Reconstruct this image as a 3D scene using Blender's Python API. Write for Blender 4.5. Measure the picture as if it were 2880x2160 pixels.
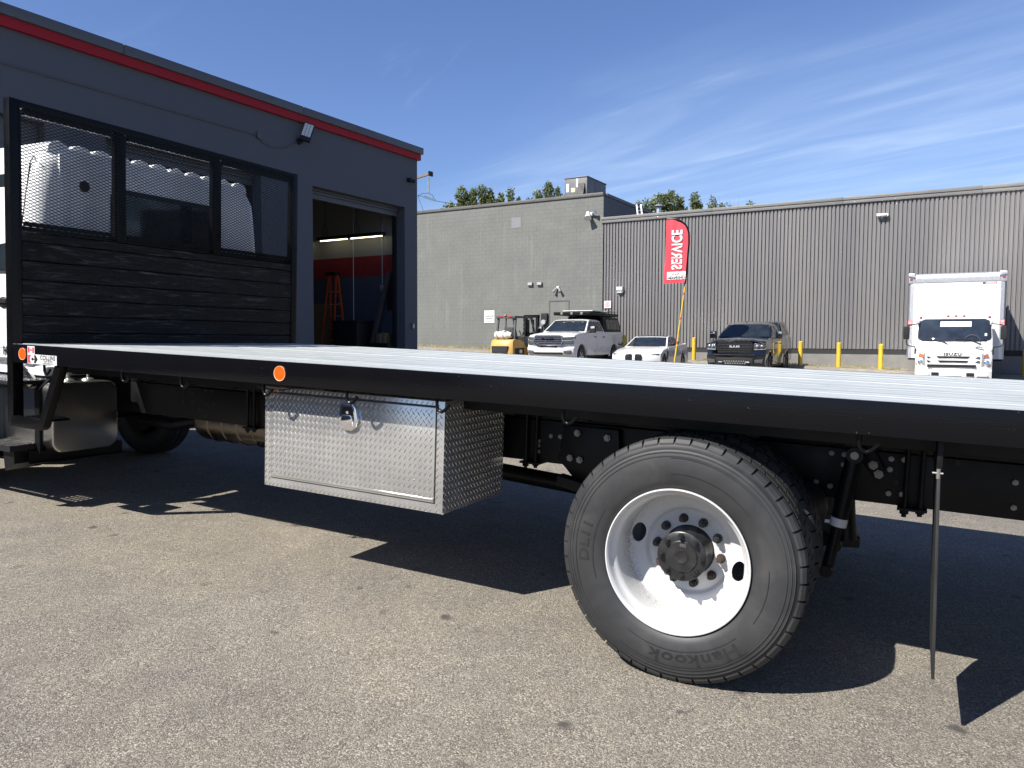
import bpy, bmesh, math, random
from mathutils import Vector, Matrix
R = math.radians
PI = math.pi
random.seed(7)
S = bpy.context.scene
for _o in list(bpy.data.objects):
    bpy.data.objects.remove(_o)
COL = S.collection

# ------------------------------------------------------------------ camera
cam_d = bpy.data.cameras.new('camera')
cam_d.sensor_fit = 'HORIZONTAL'
cam_d.sensor_width = 36.0
cam_d.lens = 36.0 * 2150.0 / 2880.0
cam_d.clip_start = 0.05
cam_d.clip_end = 3000.0
cam = bpy.data.objects.new('camera', cam_d)
COL.objects.link(cam)
cam.matrix_world = (Matrix.Translation((0, 0, 1.45)) @ Matrix.Rotation(R(90 - 3.3), 4, 'X')
                    @ Matrix.Rotation(0.005, 4, 'Z'))
S.camera = cam

# ------------------------------------------------------------------ sky, sun, exposure
SUN = Vector((-0.579, -0.411, 0.704)).normalized()
world = bpy.data.worlds.new('World')
S.world = world
world.use_nodes = True
wn = world.node_tree
wn.nodes.clear()


def wnode(t, **kw):
    n = wn.nodes.new(t)
    for k, v in kw.items():
        setattr(n, k, v)
    return n


w_out = wnode('ShaderNodeOutputWorld')
w_bg = wnode('ShaderNodeBackground')
w_bg.inputs['Strength'].default_value = 0.056
sky = wnode('ShaderNodeTexSky', sky_type='NISHITA')
sky.sun_disc = False
sky.sun_elevation = R(44.8)
sky.sun_rotation = R(-125.4)
sky.altitude = 0.0
sky.air_density = 1.0
sky.dust_density = 0.35
sky.ozone_density = 2.6
# thin cirrus: streaks on a flat layer high above (direction divided by its height)
tc = wnode('ShaderNodeTexCoord')
sep = wnode('ShaderNodeSeparateXYZ')
wn.links.new(tc.outputs['Generated'], sep.inputs[0])


def wmath(op, a, b=None, c=None):
    n = wnode('ShaderNodeMath', operation=op)
    for i, v in enumerate((a, b, c)):
        if v is None:
            continue
        if isinstance(v, (int, float)):
            n.inputs[i].default_value = v
        else:
            wn.links.new(v, n.inputs[i])
    return n.outputs[0]


zc = wmath('MAXIMUM', sep.outputs[2], 0.06)
px = wmath('DIVIDE', sep.outputs[0], zc)
py = wmath('DIVIDE', sep.outputs[1], zc)
along = wmath('ADD', wmath('MULTIPLY', px, 0.564), wmath('MULTIPLY', py, -0.826))
across = wmath('ADD', wmath('MULTIPLY', px, 0.826), wmath('MULTIPLY', py, 0.564))
comb = wnode('ShaderNodeCombineXYZ')
wn.links.new(wmath('MULTIPLY', along, 0.38), comb.inputs[0])
wn.links.new(wmath('MULTIPLY', across, 1.5), comb.inputs[1])
n1 = wnode('ShaderNodeTexNoise')
n1.inputs['Scale'].default_value = 1.7
n1.inputs['Detail'].default_value = 7.0
n1.inputs['Roughness'].default_value = 0.54
n1.inputs['Distortion'].default_value = 0.9
wn.links.new(comb.outputs[0], n1.inputs['Vector'])
comb2 = wnode('ShaderNodeCombineXYZ')
wn.links.new(wmath('MULTIPLY', along, 0.25), comb2.inputs[0])
wn.links.new(wmath('MULTIPLY', across, 0.5), comb2.inputs[1])
comb2.inputs[2].default_value = 3.7
n2 = wnode('ShaderNodeTexNoise')
n2.inputs['Scale'].default_value = 1.1
n2.inputs['Detail'].default_value = 4.0
wn.links.new(comb2.outputs[0], n2.inputs['Vector'])


def wramp(v, a, b):
    n = wnode('ShaderNodeMapRange', interpolation_type='SMOOTHSTEP')
    n.inputs['From Min'].default_value = a
    n.inputs['From Max'].default_value = b
    wn.links.new(v, n.inputs['Value'])
    return n.outputs[0]


edge = wmath('ADD', across, wmath('MULTIPLY', wmath('SUBTRACT', n2.outputs[0], 0.5), 2.4))
band = wramp(edge, 2.1, 3.4)
wisps = wramp(n1.outputs[0], 0.34, 0.80)
small = wramp(n1.outputs[0], 0.60, 0.80)
clouds = wmath('ADD', wmath('MULTIPLY', band, wmath('ADD', wmath('MULTIPLY', wisps, 0.30), 0.12)),
               wmath('MULTIPLY', small, 0.12))
clouds = wmath('MINIMUM', clouds, 0.62)
mixc = wnode('ShaderNodeMix', data_type='RGBA')
wn.links.new(clouds, mixc.inputs['Factor'])
tint = wnode('ShaderNodeMix', data_type='RGBA', blend_type='MULTIPLY')
tint.inputs['Factor'].default_value = 1.0
wn.links.new(sky.outputs[0], tint.inputs['A'])
tint.inputs['B'].default_value = (0.93, 1.01, 1.30, 1)
wn.links.new(tint.outputs['Result'], mixc.inputs['A'])
mixc.inputs['B'].default_value = (6.5, 8.1, 10.2, 1)
wn.links.new(mixc.outputs['Result'], w_bg.inputs['Color'])
wn.links.new(w_bg.outputs[0], w_out.inputs[0])

sun_d = bpy.data.lights.new('sun', 'SUN')
sun_d.energy = 5.0
sun_d.angle = R(0.53)
sun_d.color = (1.0, 0.955, 0.88)
sun = bpy.data.objects.new('sun', sun_d)
COL.objects.link(sun)
sun.rotation_euler = SUN.to_track_quat('Z', 'Y').to_euler()
sun.location = SUN * 60

S.view_settings.view_transform = 'Standard'
S.view_settings.look = 'None'
S.view_settings.exposure = 1.05
S.view_settings.gamma = 1.0
S.view_settings.use_curve_mapping = False
S.render.engine = 'CYCLES'
S.cycles.max_bounces = 8
S.cycles.blur_glossy = 0.05
S.cycles.sample_clamp_indirect = 0.0

# ------------------------------------------------------------------ helpers


class MB:
    """collects shapes; build() links them as one mesh object"""

    def __init__(self):
        self.v, self.f = [], []

    def add(self, verts, faces):
        b = len(self.v)
        self.v += [tuple(p) for p in verts]
        self.f += [tuple(i + b for i in fc) for fc in faces]
        return self

    def box(self, x0, x1, y0, y1, z0, z1):
        x0, x1 = sorted((x0, x1)); y0, y1 = sorted((y0, y1)); z0, z1 = sorted((z0, z1))
        return self.add([(x0, y0, z0), (x1, y0, z0), (x1, y1, z0), (x0, y1, z0),
                         (x0, y0, z1), (x1, y0, z1), (x1, y1, z1), (x0, y1, z1)],
                        [(0, 3, 2, 1), (4, 5, 6, 7), (0, 1, 5, 4), (1, 2, 6, 5), (2, 3, 7, 6), (3, 0, 4, 7)])

    def prism(self, pts, axis, a0, a1, f=None):
        """pts: 2D outline; axis 'x' -> (y,z), 'y' -> (x,z), 'z' -> (x,y)"""
        def P(p, a):
            if axis == 'x':
                return (a, p[0], p[1])
            if axis == 'y':
                return (p[0], a, p[1])
            return (p[0], p[1], a)
        n = len(pts)
        vs = [P(p, a0) for p in pts] + [P(p, a1) for p in pts]
        if f:
            vs = [f(*v) for v in vs]
        fs = [tuple(range(n))[::-1], tuple(range(n, 2 * n))]
        fs += [(i, (i + 1) % n, n + (i + 1) % n, n + i) for i in range(n)]
        return self.add(vs, fs)

    def cyl(self, p0, p1, r0, r1=None, seg=12, caps=True):
        r1 = r0 if r1 is None else r1
        p0, p1 = Vector(p0), Vector(p1)
        d = (p1 - p0).normalized()
        a = d.orthogonal().normalized()
        b = d.cross(a)
        vs = []
        for p, r in ((p0, r0), (p1, r1)):
            for i in range(seg):
                t = 2 * PI * i / seg
                vs.append(p + a * (r * math.cos(t)) + b * (r * math.sin(t)))
        fs = [(i, (i + 1) % seg, seg + (i + 1) % seg, seg + i) for i in range(seg)]
        if caps:
            fs += [tuple(range(seg))[::-1], tuple(range(seg, 2 * seg))]
        return self.add(vs, fs)

    def tube(self, pts, r, seg=8):
        pts = [Vector(p) for p in pts]
        n = len(pts)
        vs, fs = [], []
        prev = None
        for i, p in enumerate(pts):
            d = (pts[min(i + 1, n - 1)] - pts[max(i - 1, 0)]).normalized()
            if prev is None:
                a = d.orthogonal().normalized()
            else:
                a = (prev - d * prev.dot(d)).normalized()
            prev = a
            b = d.cross(a)
            rr = r[i] if isinstance(r, (list, tuple)) else r
            for k in range(seg):
                t = 2 * PI * k / seg
                vs.append(p + a * (rr * math.cos(t)) + b * (rr * math.sin(t)))
        for i in range(n - 1):
            for k in range(seg):
                fs.append((i * seg + k, i * seg + (k + 1) % seg, (i + 1) * seg + (k + 1) % seg, (i + 1) * seg + k))
        fs += [tuple(range(seg))[::-1], tuple(range((n - 1) * seg, n * seg))]
        return self.add(vs, fs)

    def lathe(self, prof, c=(0, 0, 0), axis='y', seg=48, closed=False):
        """prof: list of (radius, height along axis)"""
        c = Vector(c)
        vs, fs = [], []
        n = len(prof)
        for r, h in prof:
            for k in range(seg):
                t = 2 * PI * k / seg
                a, b = r * math.cos(t), r * math.sin(t)
                if axis == 'y':
                    q = (a, h, b)
                elif axis == 'x':
                    q = (h, a, b)
                else:
                    q = (a, b, h)
                vs.append(c + Vector(q))
        m = n if closed else n - 1
        for i in range(m):
            j = (i + 1) % n
            for k in range(seg):
                k2 = (k + 1) % seg
                fs.append((i * seg + k, i * seg + k2, j * seg + k2, j * seg + k))
        return self.add(vs, fs)

    def disc(self, c, r, axis='y', seg=24, ry=None):
        ry = ry or r
        vs = []
        for k in range(seg):
            t = 2 * PI * k / seg
            a, b = r * math.cos(t), ry * math.sin(t)
            q = {'y': (a, 0, b), 'x': (0, a, b), 'z': (a, b, 0)}[axis]
            vs.append(Vector(c) + Vector(q))
        return self.add(vs, [tuple(range(seg))])

    def poly(self, pts):
        return self.add(pts, [tuple(range(len(pts)))])

    def plate(self, pts, th):
        """thin solid plate from a planar 3D polygon, thickened along its normal"""
        pts = [Vector(p) for p in pts]
        n = Vector((0, 0, 0))
        for i in range(len(pts)):
            n += pts[i].cross(pts[(i + 1) % len(pts)])
        n.normalize()
        k = len(pts)
        vs = pts + [p + n * th for p in pts]
        fs = [tuple(range(k))[::-1], tuple(range(k, 2 * k))] + [(i, (i + 1) % k, k + (i + 1) % k, k + i) for i in range(k)]
        return self.add(vs, fs)

    def sphere(self, c, r, seg=12, rings=8, sc=(1, 1, 1)):
        prof = []
        vs, fs = [], []
        for i in range(rings + 1):
            ph = PI * i / rings
            for k in range(seg):
                t = 2 * PI * k / seg
                vs.append((c[0] + r * sc[0] * math.sin(ph) * math.cos(t), c[1] + r * sc[1] * math.sin(ph) * math.sin(t),
                           c[2] + r * sc[2] * math.cos(ph)))
        for i in range(rings):
            for k in range(seg):
                fs.append((i * seg + k, (i + 1) * seg + k, (i + 1) * seg + (k + 1) % seg, i * seg + (k + 1) % seg))
        return self.add(vs, fs)

    def mesh(self, name, m, bevel=0.0, seg=2, smooth=True, ang=35, weld=False):
        me = bpy.data.meshes.new(name)
        me.from_pydata(self.v, [], self.f)
        bm = bmesh.new()
        bm.from_mesh(me)
        if weld:
            bmesh.ops.remove_doubles(bm, verts=bm.verts, dist=1e-5)
        bmesh.ops.recalc_face_normals(bm, faces=bm.faces)
        if bevel > 0:
            ed = [e for e in bm.edges if len(e.link_faces) == 2 and e.calc_face_angle(0) > R(25)]
            bmesh.ops.bevel(bm, geom=ed, offset=bevel, segments=seg, profile=0.6, affect='EDGES', clamp_overlap=True)
        bm.to_mesh(me)
        bm.free()
        if smooth:
            me.shade_smooth()
            me.set_sharp_from_angle(angle=R(ang))
        ms = m if isinstance(m, (list, tuple)) else [m]
        for x in ms:
            me.materials.append(x)
        return me

    def build(self, name, m, parent=None, **kw):
        return link(name, self.mesh(name, m, **kw), parent)


def link(name, me, parent=None, loc=None, rot=None):
    o = bpy.data.objects.new(name, me)
    COL.objects.link(o)
    if parent is not None:
        o.parent = parent
    if loc is not None:
        o.location = loc
    if rot is not None:
        o.rotation_euler = rot
    return o


def tag(o, label=None, cat=None, group=None, kind=None):
    if label:
        o['label'] = label
    if cat:
        o['category'] = cat
    if group:
        o['group'] = group
    if kind:
        o['kind'] = kind
    return o


def thing(name, label, cat, loc=(0, 0, 0), rz=0.0, group=None, mw=None):
    o = bpy.data.objects.new(name, None)
    o.empty_display_size = 0.2
    COL.objects.link(o)
    o.location = loc
    o.rotation_euler = (0, 0, rz)
    if mw is not None:
        o.matrix_world = mw
    return tag(o, label, cat, group)


def text_mesh(s, size=1.0, depth=0.0, bold=0.0, spacing=1.0, sx=1.0, align='CENTER'):
    """returns (verts, faces) of a line of lettering lying in XY, centred"""
    cu = bpy.data.curves.new('lettering', 'FONT')
    cu.body = s
    cu.size = size
    cu.extrude = depth
    cu.offset = bold
    cu.space_character = spacing
    cu.resolution_u = 3
    cu.align_x = align
    cu.align_y = 'CENTER'
    o = bpy.data.objects.new('lettering', cu)
    COL.objects.link(o)
    bpy.context.view_layer.update()
    dg = bpy.context.evaluated_depsgraph_get()
    me = bpy.data.meshes.new_from_object(o.evaluated_get(dg))
    vs = [(v.co.x * sx, v.co.y, v.co.z) for v in me.vertices]
    fs = [tuple(p.vertices) for p in me.polygons]
    bpy.data.objects.remove(o)
    bpy.data.curves.remove(cu)
    bpy.data.meshes.remove(me)
    return vs, fs


def lettering(name, s, m, parent, size, f, depth=0.0, bold=0.0, spacing=1.0, sx=1.0, mb=None):
    vs, fs = text_mesh(s, size, depth, bold, spacing, sx)
    b = mb or MB()
    b.add([f(*v) for v in vs], fs)
    if mb is None:
        return b.build(name, m, parent, smooth=False)


# ------------------------------------------------------------------ materials


def base_mat(name):
    m = bpy.data.materials.new(name)
    m.use_nodes = True
    nt = m.node_tree
    return m, nt, nt.nodes['Principled BSDF']


def N(nt, t, **kw):
    n = nt.nodes.new(t)
    for k, v in kw.items():
        setattr(n, k, v)
    return n


def noise(nt, vec, scale, detail=4, rough=0.55, dist=0.0):
    n = N(nt, 'ShaderNodeTexNoise')
    n.inputs['Scale'].default_value = scale
    n.inputs['Detail'].default_value = detail
    n.inputs['Roughness'].default_value = rough
    n.inputs['Distortion'].default_value = dist
    if vec is not None:
        nt.links.new(vec, n.inputs['Vector'])
    return n.outputs['Fac']


def coords(nt, kind='Object', scale=(1, 1, 1), rot=(0, 0, 0)):
    if kind == 'World':
        g = N(nt, 'ShaderNodeNewGeometry')
        out = g.outputs['Position']
    else:
        t = N(nt, 'ShaderNodeTexCoord')
        out = t.outputs[kind]
    mp = N(nt, 'ShaderNodeMapping')
    mp.inputs['Scale'].default_value = scale
    mp.inputs['Rotation'].default_value = rot
    nt.links.new(out, mp.inputs['Vector'])
    return mp.outputs[0]


def ramp(nt, v, stops):
    r = N(nt, 'ShaderNodeValToRGB')
    el = r.color_ramp.elements
    while len(el) < len(stops):
        el.new(0.5)
    for e, (p, c) in zip(el, stops):
        e.position = p
        e.color = c if len(c) == 4 else (*c, 1)
    nt.links.new(v, r.inputs[0])
    return r.outputs[0]


def mixrgb(nt, f, a, b, mode='MIX'):
    n = N(nt, 'ShaderNodeMix', data_type='RGBA', blend_type=mode)
    for key, v in (('Factor', f), ('A', a), ('B', b)):
        if isinstance(v, (int, float)):
            n.inputs[key].default_value = v
        elif isinstance(v, tuple):
            n.inputs[key].default_value = v if len(v) == 4 else (*v, 1)
        else:
            nt.links.new(v, n.inputs[key])
    return n.outputs['Result']


def maprange(nt, v, a, b, c=0.0, d=1.0, smooth=False):
    n = N(nt, 'ShaderNodeMapRange')
    if smooth:
        n.interpolation_type = 'SMOOTHSTEP'
    for k, x in (('From Min', a), ('From Max', b), ('To Min', c), ('To Max', d)):
        n.inputs[k].default_value = x
    nt.links.new(v, n.inputs['Value'])
    return n.outputs[0]


def bump(nt, bs, h, strength=0.3, dist=0.01):
    b = N(nt, 'ShaderNodeBump')
    b.inputs['Strength'].default_value = strength
    b.inputs['Distance'].default_value = dist
    nt.links.new(h, b.inputs['Height'])
    nt.links.new(b.outputs[0], bs.inputs['Normal'])


def sc3(c, k):
    return tuple(min(1.0, x * k) for x in c[:3])


def mat(name, col, rough=0.5, metal=0.0, var=0.12, scale=6.0, bmp=0.0, bscale=60.0, coat=0.0, spec=None,
        space='Object', stretch=(1, 1, 1), rvar=0.08):
    """plain surface with a little procedural mottling in colour and gloss"""
    m, nt, bs = base_mat(name)
    v = coords(nt, space, stretch)
    n = noise(nt, v, scale, 5, 0.6)
    nt.links.new(ramp(nt, n, [(0.25, sc3(col, 1 - var)), (0.75, sc3(col, 1 + var))]), bs.inputs['Base Color'])
    nt.links.new(maprange(nt, n, 0.3, 0.7, max(0.02, rough - rvar), min(1, rough + rvar)), bs.inputs['Roughness'])
    bs.inputs['Metallic'].default_value = metal
    if coat:
        bs.inputs['Coat Weight'].default_value = coat
        bs.inputs['Coat Roughness'].default_value = 0.06
    if spec is not None:
        bs.inputs['Specular IOR Level'].default_value = spec
    if bmp:
        bump(nt, bs, noise(nt, v, bscale, 3), bmp, 0.004)
    return m


def emit(name, col, strength):
    m, nt, bs = base_mat(name)
    bs.inputs['Base Color'].default_value = (*col, 1)
    bs.inputs['Emission Color'].default_value = (*col, 1)
    bs.inputs['Emission Strength'].default_value = strength
    return m


def glass_dark(name, col=(0.012, 0.016, 0.02), rough=0.03):
    m, nt, bs = base_mat(name)
    n = noise(nt, coords(nt), 3.0, 2)
    nt.links.new(ramp(nt, n, [(0.3, sc3(col, 0.7)), (0.7, sc3(col, 1.4))]), bs.inputs['Base Color'])
    bs.inputs['Roughness'].default_value = rough
    bs.inputs['Specular IOR Level'].default_value = 0.6
    return m


M = {}
M['black_metal'] = mat('black gloss paint', (0.003, 0.003, 0.0035), 0.30, bmp=0.12, bscale=90, var=0.2, spec=0.16)
M['chassis'] = mat('chassis black paint', (0.0055, 0.0055, 0.006), 0.42, var=0.25, scale=9, spec=0.18)
M['rubber'] = mat('rubber', (0.013, 0.013, 0.014), 0.62, var=0.3, scale=7, bmp=0.05)
M['rubber_text'] = mat('moulded rubber', (0.0125, 0.013, 0.0135), 0.45, var=0.2)
M['dark_plastic'] = mat('dark plastic', (0.011, 0.011, 0.012), 0.55, spec=0.3)
M['chrome'] = mat('chrome', (0.85, 0.86, 0.88), 0.06, metal=1.0, var=0.03, rvar=0.03)
M['steel'] = mat('plain steel', (0.42, 0.41, 0.39), 0.38, metal=0.9)
M['bolt'] = mat('zinc bolt', (0.22, 0.21, 0.20), 0.45, metal=0.6)
M['white_paint'] = mat('white gloss paint', (0.60, 0.60, 0.59), 0.25, var=0.03, coat=0.6)
M['car_white'] = mat('car white paint', (0.60, 0.60, 0.595), 0.22, var=0.02, coat=0.8)
M['car_black'] = mat('car black paint', (0.006, 0.006, 0.0065), 0.12, var=0.1, coat=0.8)
M['glass'] = glass_dark('tinted glass')
M['orange'] = mat('orange reflector', (0.60, 0.072, 0.001), 0.6, spec=0.15, var=0.05)
M['white_sign'] = mat('white print', (0.58, 0.58, 0.575), 0.4, var=0.04)
M['red_print'] = mat('red print', (0.46, 0.03, 0.055), 0.4, var=0.05)
M['black_print'] = mat('black print', (0.012, 0.012, 0.014), 0.45)
M['grey_print'] = mat('grey print', (0.10, 0.10, 0.105), 0.5)
M['yellow'] = mat('yellow paint', (0.50, 0.34, 0.025), 0.5, var=0.15, scale=9, bmp=0.05)
M['galv'] = mat('galvanised steel', (0.50, 0.51, 0.53), 0.42, metal=0.75, var=0.15, scale=18)
M['headlamp'] = mat('headlamp lens', (0.45, 0.47, 0.5), 0.12, metal=0.6, var=0.3, scale=30)
M['red_lamp'] = mat('red lens', (0.28, 0.012, 0.01), 0.2, coat=0.5)
M['amber_lamp'] = mat('amber lens', (0.42, 0.13, 0.06), 0.2, coat=0.5)

# ================================================================== ground
TH = R(1.8)
G0 = Vector((0.698, 3.134, 0.0))
TX = Vector((0.8825, -0.4692, -0.0314)).normalized()
TY = Vector((0.46947, 0.88295, 0.0)).normalized()
TZ = TX.cross(TY)
WJ = Vector((4.284, 36.555, 0.0))
WX = Vector((0.8607, -0.5090, 0.0)).normalized()
WY = Vector((0.5090, 0.8607, 0.0)).normalized()
WROT = math.atan2(WX.y, WX.x)
FJ = Vector((-2.232, 18.032, 0.0))
FROT = R(58.5)


def gz(x, y):
    """the yard falls gently from the back left to the front right"""
    dx, dy = x - G0.x, y - G0.y
    d = math.hypot(dx, dy)
    k = 1.0 if d < 60 else 60.0 / d
    return G0.z - (TZ.x * dx + TZ.y * dy) / TZ.z * k


def wall_pt(s, n, z=0.0):
    p = WJ + WX * s + WY * n
    return Vector((p.x, p.y, z))


def wall_gz(s, n):
    p = wall_pt(s, n)
    t = min(1.0, max(0.0, (n + 2.15) / 0.45))
    t = t * t * (3 - 2 * t)
    return gz(p.x, p.y) + 0.38 * t


def asphalt_material():
    m, nt, bs = base_mat('old asphalt')
    v = coords(nt, 'World')
    vo = N(nt, 'ShaderNodeTexVoronoi')
    vo.inputs['Scale'].default_value = 165
    nt.links.new(v, vo.inputs['Vector'])
    sepc = N(nt, 'ShaderNodeSeparateColor')
    nt.links.new(vo.outputs['Color'], sepc.inputs[0])
    stones = ramp(nt, sepc.outputs[0], [(0.0, (0.055, 0.050, 0.044)), (0.30, (0.120, 0.109, 0.095)),
                                        (0.62, (0.215, 0.195, 0.165)), (0.86, (0.34, 0.31, 0.265)),
                                        (1.0, (0.52, 0.49, 0.43))])
    vo2 = N(nt, 'ShaderNodeTexVoronoi')
    vo2.inputs['Scale'].default_value = 340
    nt.links.new(v, vo2.inputs['Vector'])
    sep2 = N(nt, 'ShaderNodeSeparateColor')
    nt.links.new(vo2.outputs['Color'], sep2.inputs[0])
    fine = ramp(nt, sep2.outputs[1], [(0.0, (0.07, 0.064, 0.057)), (0.6, (0.18, 0.163, 0.138)), (1.0, (0.40, 0.37, 0.31))])
    big = noise(nt, v, 9, 5, 0.65)
    c = mixrgb(nt, maprange(nt, big, 0.35, 0.65, 0.25, 0.75), stones, fine)
    c = mixrgb(nt, 1.0, c, (0.90, 0.90, 0.895), 'MULTIPLY')
    # broad wear, damp and dusty zones
    wear = noise(nt, v, 0.55, 6, 0.6, 0.4)
    c = mixrgb(nt, 1.0, c, ramp(nt, wear, [(0.28, (0.80, 0.80, 0.83)), (0.5, (1.0, 0.99, 0.97)), (0.72, (1.14, 1.10, 1.02))]), 'MULTIPLY')
    mid = noise(nt, v, 3.2, 5, 0.7)
    c = mixrgb(nt, 1.0, c, ramp(nt, mid, [(0.3, (0.86, 0.86, 0.87)), (0.7, (1.10, 1.09, 1.06))]), 'MULTIPLY')
    # small oil spots
    vs = N(nt, 'ShaderNodeTexVoronoi')
    vs.inputs['Scale'].default_value = 3.9
    wob = N(nt, 'ShaderNodeVectorMath', operation='ADD')
    nn = N(nt, 'ShaderNodeTexNoise')
    nn.inputs['Scale'].default_value = 14
    nt.links.new(v, nn.inputs['Vector'])
    scl = N(nt, 'ShaderNodeVectorMath', operation='SCALE')
    scl.inputs['Scale'].default_value = 0.10
    nt.links.new(nn.outputs['Color'], scl.inputs[0])
    nt.links.new(v, wob.inputs[0])
    nt.links.new(scl.outputs[0], wob.inputs[1])
    nt.links.new(wob.outputs[0], vs.inputs['Vector'])
    spot = maprange(nt, vs.outputs['Distance'], 0.05, 0.19, 1.0, 0.0, True)
    sp3 = N(nt, 'ShaderNodeSeparateColor')
    nt.links.new(vs.outputs['Color'], sp3.inputs[0])
    pick = maprange(nt, sp3.outputs[0], 0.30, 0.85, 0.0, 0.85)
    mm = N(nt, 'ShaderNodeMath', operation='MULTIPLY')
    nt.links.new(spot, mm.inputs[0])
    nt.links.new(pick, mm.inputs[1])
    c = mixrgb(nt, mm.outputs[0], c, (0.045, 0.042, 0.040))
    nt.links.new(c, bs.inputs['Base Color'])
    bs.inputs['Roughness'].default_value = 0.88
    bs.inputs['Specular IOR Level'].default_value = 0.3
    h = N(nt, 'ShaderNodeMath', operation='ADD')
    nt.links.new(maprange(nt, vo.outputs['Distance'], 0.0, 0.7, 1.0, 0.0), h.inputs[0])
    nt.links.new(maprange(nt, vo2.outputs['Distance'], 0.0, 0.7, 0.5, 0.0), h.inputs[1])
    bump(nt, bs, h.outputs[0], 0.55, 0.004)
    return m


M['asphalt'] = asphalt_material()
gb = MB()
rows = [-140, -90, -60, -45, -36, -28, -20, -14, -9, -5, -2.15, -2.04, -1.93, -1.81, -1.70, 1.5, 20, 60, 150]
cols = [-140, -90, -60, -40, -25, -15, -8, 0, 8, 16, 25, 40, 60, 90, 140]
vsg = []
for n_ in rows:
    for s_ in cols:
        p = wall_pt(s_, n_)
        vsg.append((p.x, p.y, wall_gz(s_, n_)))
nc = len(cols)
gb.add(vsg, [(i * nc + j, i * nc + j + 1, (i + 1) * nc + j + 1, (i + 1) * nc + j)
             for i in range(len(rows) - 1) for j in range(nc - 1)])
tag(gb.build('asphalt_yard', M['asphalt'], smooth=False), kind='structure')

# ================================================================== workshop on the left
M['facade'] = mat('slate blue masonry paint', (0.066, 0.074, 0.091), 0.75, var=0.09, scale=0.7, bmp=0.06, bscale=45)
M['stripe'] = mat('red trim', (0.27, 0.013, 0.023), 0.6, var=0.06, spec=0.2)
M['fascia_grey'] = mat('dark grey fascia', (0.066, 0.072, 0.085), 0.5, var=0.05)
M['in_white'] = mat('shop wall white', (0.22, 0.22, 0.205), 0.8, var=0.05)
M['in_red'] = mat('shop wall red', (0.17, 0.008, 0.013), 0.7, var=0.06)
M['in_blue'] = mat('shop wall blue', (0.040, 0.048, 0.075), 0.7, var=0.08)
M['in_dark'] = mat('shop dark', (0.045, 0.042, 0.040), 0.8)
M['concrete'] = mat('concrete', (0.15, 0.145, 0.135), 0.85, var=0.2, scale=2.5, bmp=0.2, bscale=30)

shop = thing('workshop_building', 'slate blue flat roofed workshop with red stripe and open garage bays behind the flatbed headboard',
             'building', FJ, FROT)
ZD = 4.46
b = MB()
for x0, x1 in ((-30, -16.2), (-12.3, -11.35), (-8.33, -7.45), (-4.54, -3.28), (-0.45, 0.0)):
    b.box(x0, x1, 0, 0.30, -0.3, ZD)
b.box(-30, 0, 0, 0.30, ZD, 5.62)
b.box(-0.3, 0, 0.30, 16, -0.3, 5.62)
b.box(-30, 0, 15.7, 16, -0.3, 5.62)
b.box(-30, -29.7, 0.3, 15.7, -0.3, 5.62)
b.build('wall', M['facade'], shop, smooth=False)
b = MB().box(-30.05, 0.06, -0.07, 0.0, 5.60, 5.735).box(0.0, 0.06, 0.0, 16, 5.60, 5.735)
b.build('red_stripe', M['stripe'], shop, smooth=False)
xs = [-30.1, -26, -22, -18, -14, -10.6, -7.2, -3.6, 0.1]
for i in range(8):
    MB().box(xs[i] + 0.004, xs[i + 1] - 0.004, -0.12, 0.02, 5.737, 5.885).build('roof_fascia', M['fascia_grey'], shop, bevel=0.008)
MB().box(0.02, 0.1, 0.022, 16, 5.737, 5.885).build('roof_fascia', M['fascia_grey'], shop, bevel=0.008)
MB().box(-30, 0.02, 0.02, 16, 5.63, 5.86).build('roof', M['in_dark'], shop, smooth=False)
MB().box(-29.7, -0.3, 0.3, 15.7, 5.30, 5.36).build('ceiling', M['in_dark'], shop, smooth=False)
MB().box(-29.7, -0.3, 0.05, 15.7, 0.05, 0.29).build('shop_floor', M['concrete'], shop, smooth=False)
# painted bands on the end wall (three courses of paint, thin sheets standing 4 mm proud)
MB().box(-0.304, -0.30, 0.3, 15.7, 3.435, 5.3).build('white_band', M['in_white'], shop, smooth=False)
MB().box(-0.306, -0.30, 0.3, 15.7, 2.95, 3.433).build('red_band', M['in_red'], shop, smooth=False)
MB().box(-0.308, -0.30, 0.3, 15.7, 0.29, 2.948).build('blue_band', M['in_blue'], shop, smooth=False)
MB().box(-29.7, -0.31, 15.6, 15.7, 0.29, 5.3).build('back_wall_lining', M['in_dark'], shop, smooth=False)
for x0, x1, openb in ((-3.28, -0.45, True), (-7.45, -4.54, True), (-11.35, -8.33, False), (-16.2, -12.3, False)):
    fr = MB()
    for xa, xb in ((x0, x0 + 0.07), (x1 - 0.07, x1)):
        fr.box(xa, xb, 0.24, 0.32, 0.25, ZD)
    fr.build('door_track', M['dark_plastic'], shop, smooth=False)
    if openb:
        for k, (za, zb) in enumerate(((4.42, 4.458), (4.365, 4.415), (4.26, 4.36))):
            MB().box(x0 + 0.02, x1 - 0.02, 0.16 + 0.02 * k, 0.22 + 0.02 * k, za, zb).build('rolled_door_slat', M['fascia_grey'], shop, bevel=0.006)
    else:
        nz = 9
        h = (ZD - 0.28) / nz
        for k in range(nz):
            pn = MB().box(x0 + 0.02, x1 - 0.02, 0.16, 0.21, 0.28 + k * h + 0.006, 0.28 + (k + 1) * h - 0.006)
            pn.box(x0 + 0.02, x1 - 0.02, 0.148, 0.16, 0.28 + k * h + 0.10, 0.28 + k * h + 0.14)
            pn.box(x0 + 0.02, x1 - 0.02, 0.148, 0.16, 0.28 + k * h + 0.26, 0.28 + k * h + 0.30)
            pn.build('door_panel', M['fascia_grey'], shop, smooth=False)
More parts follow.
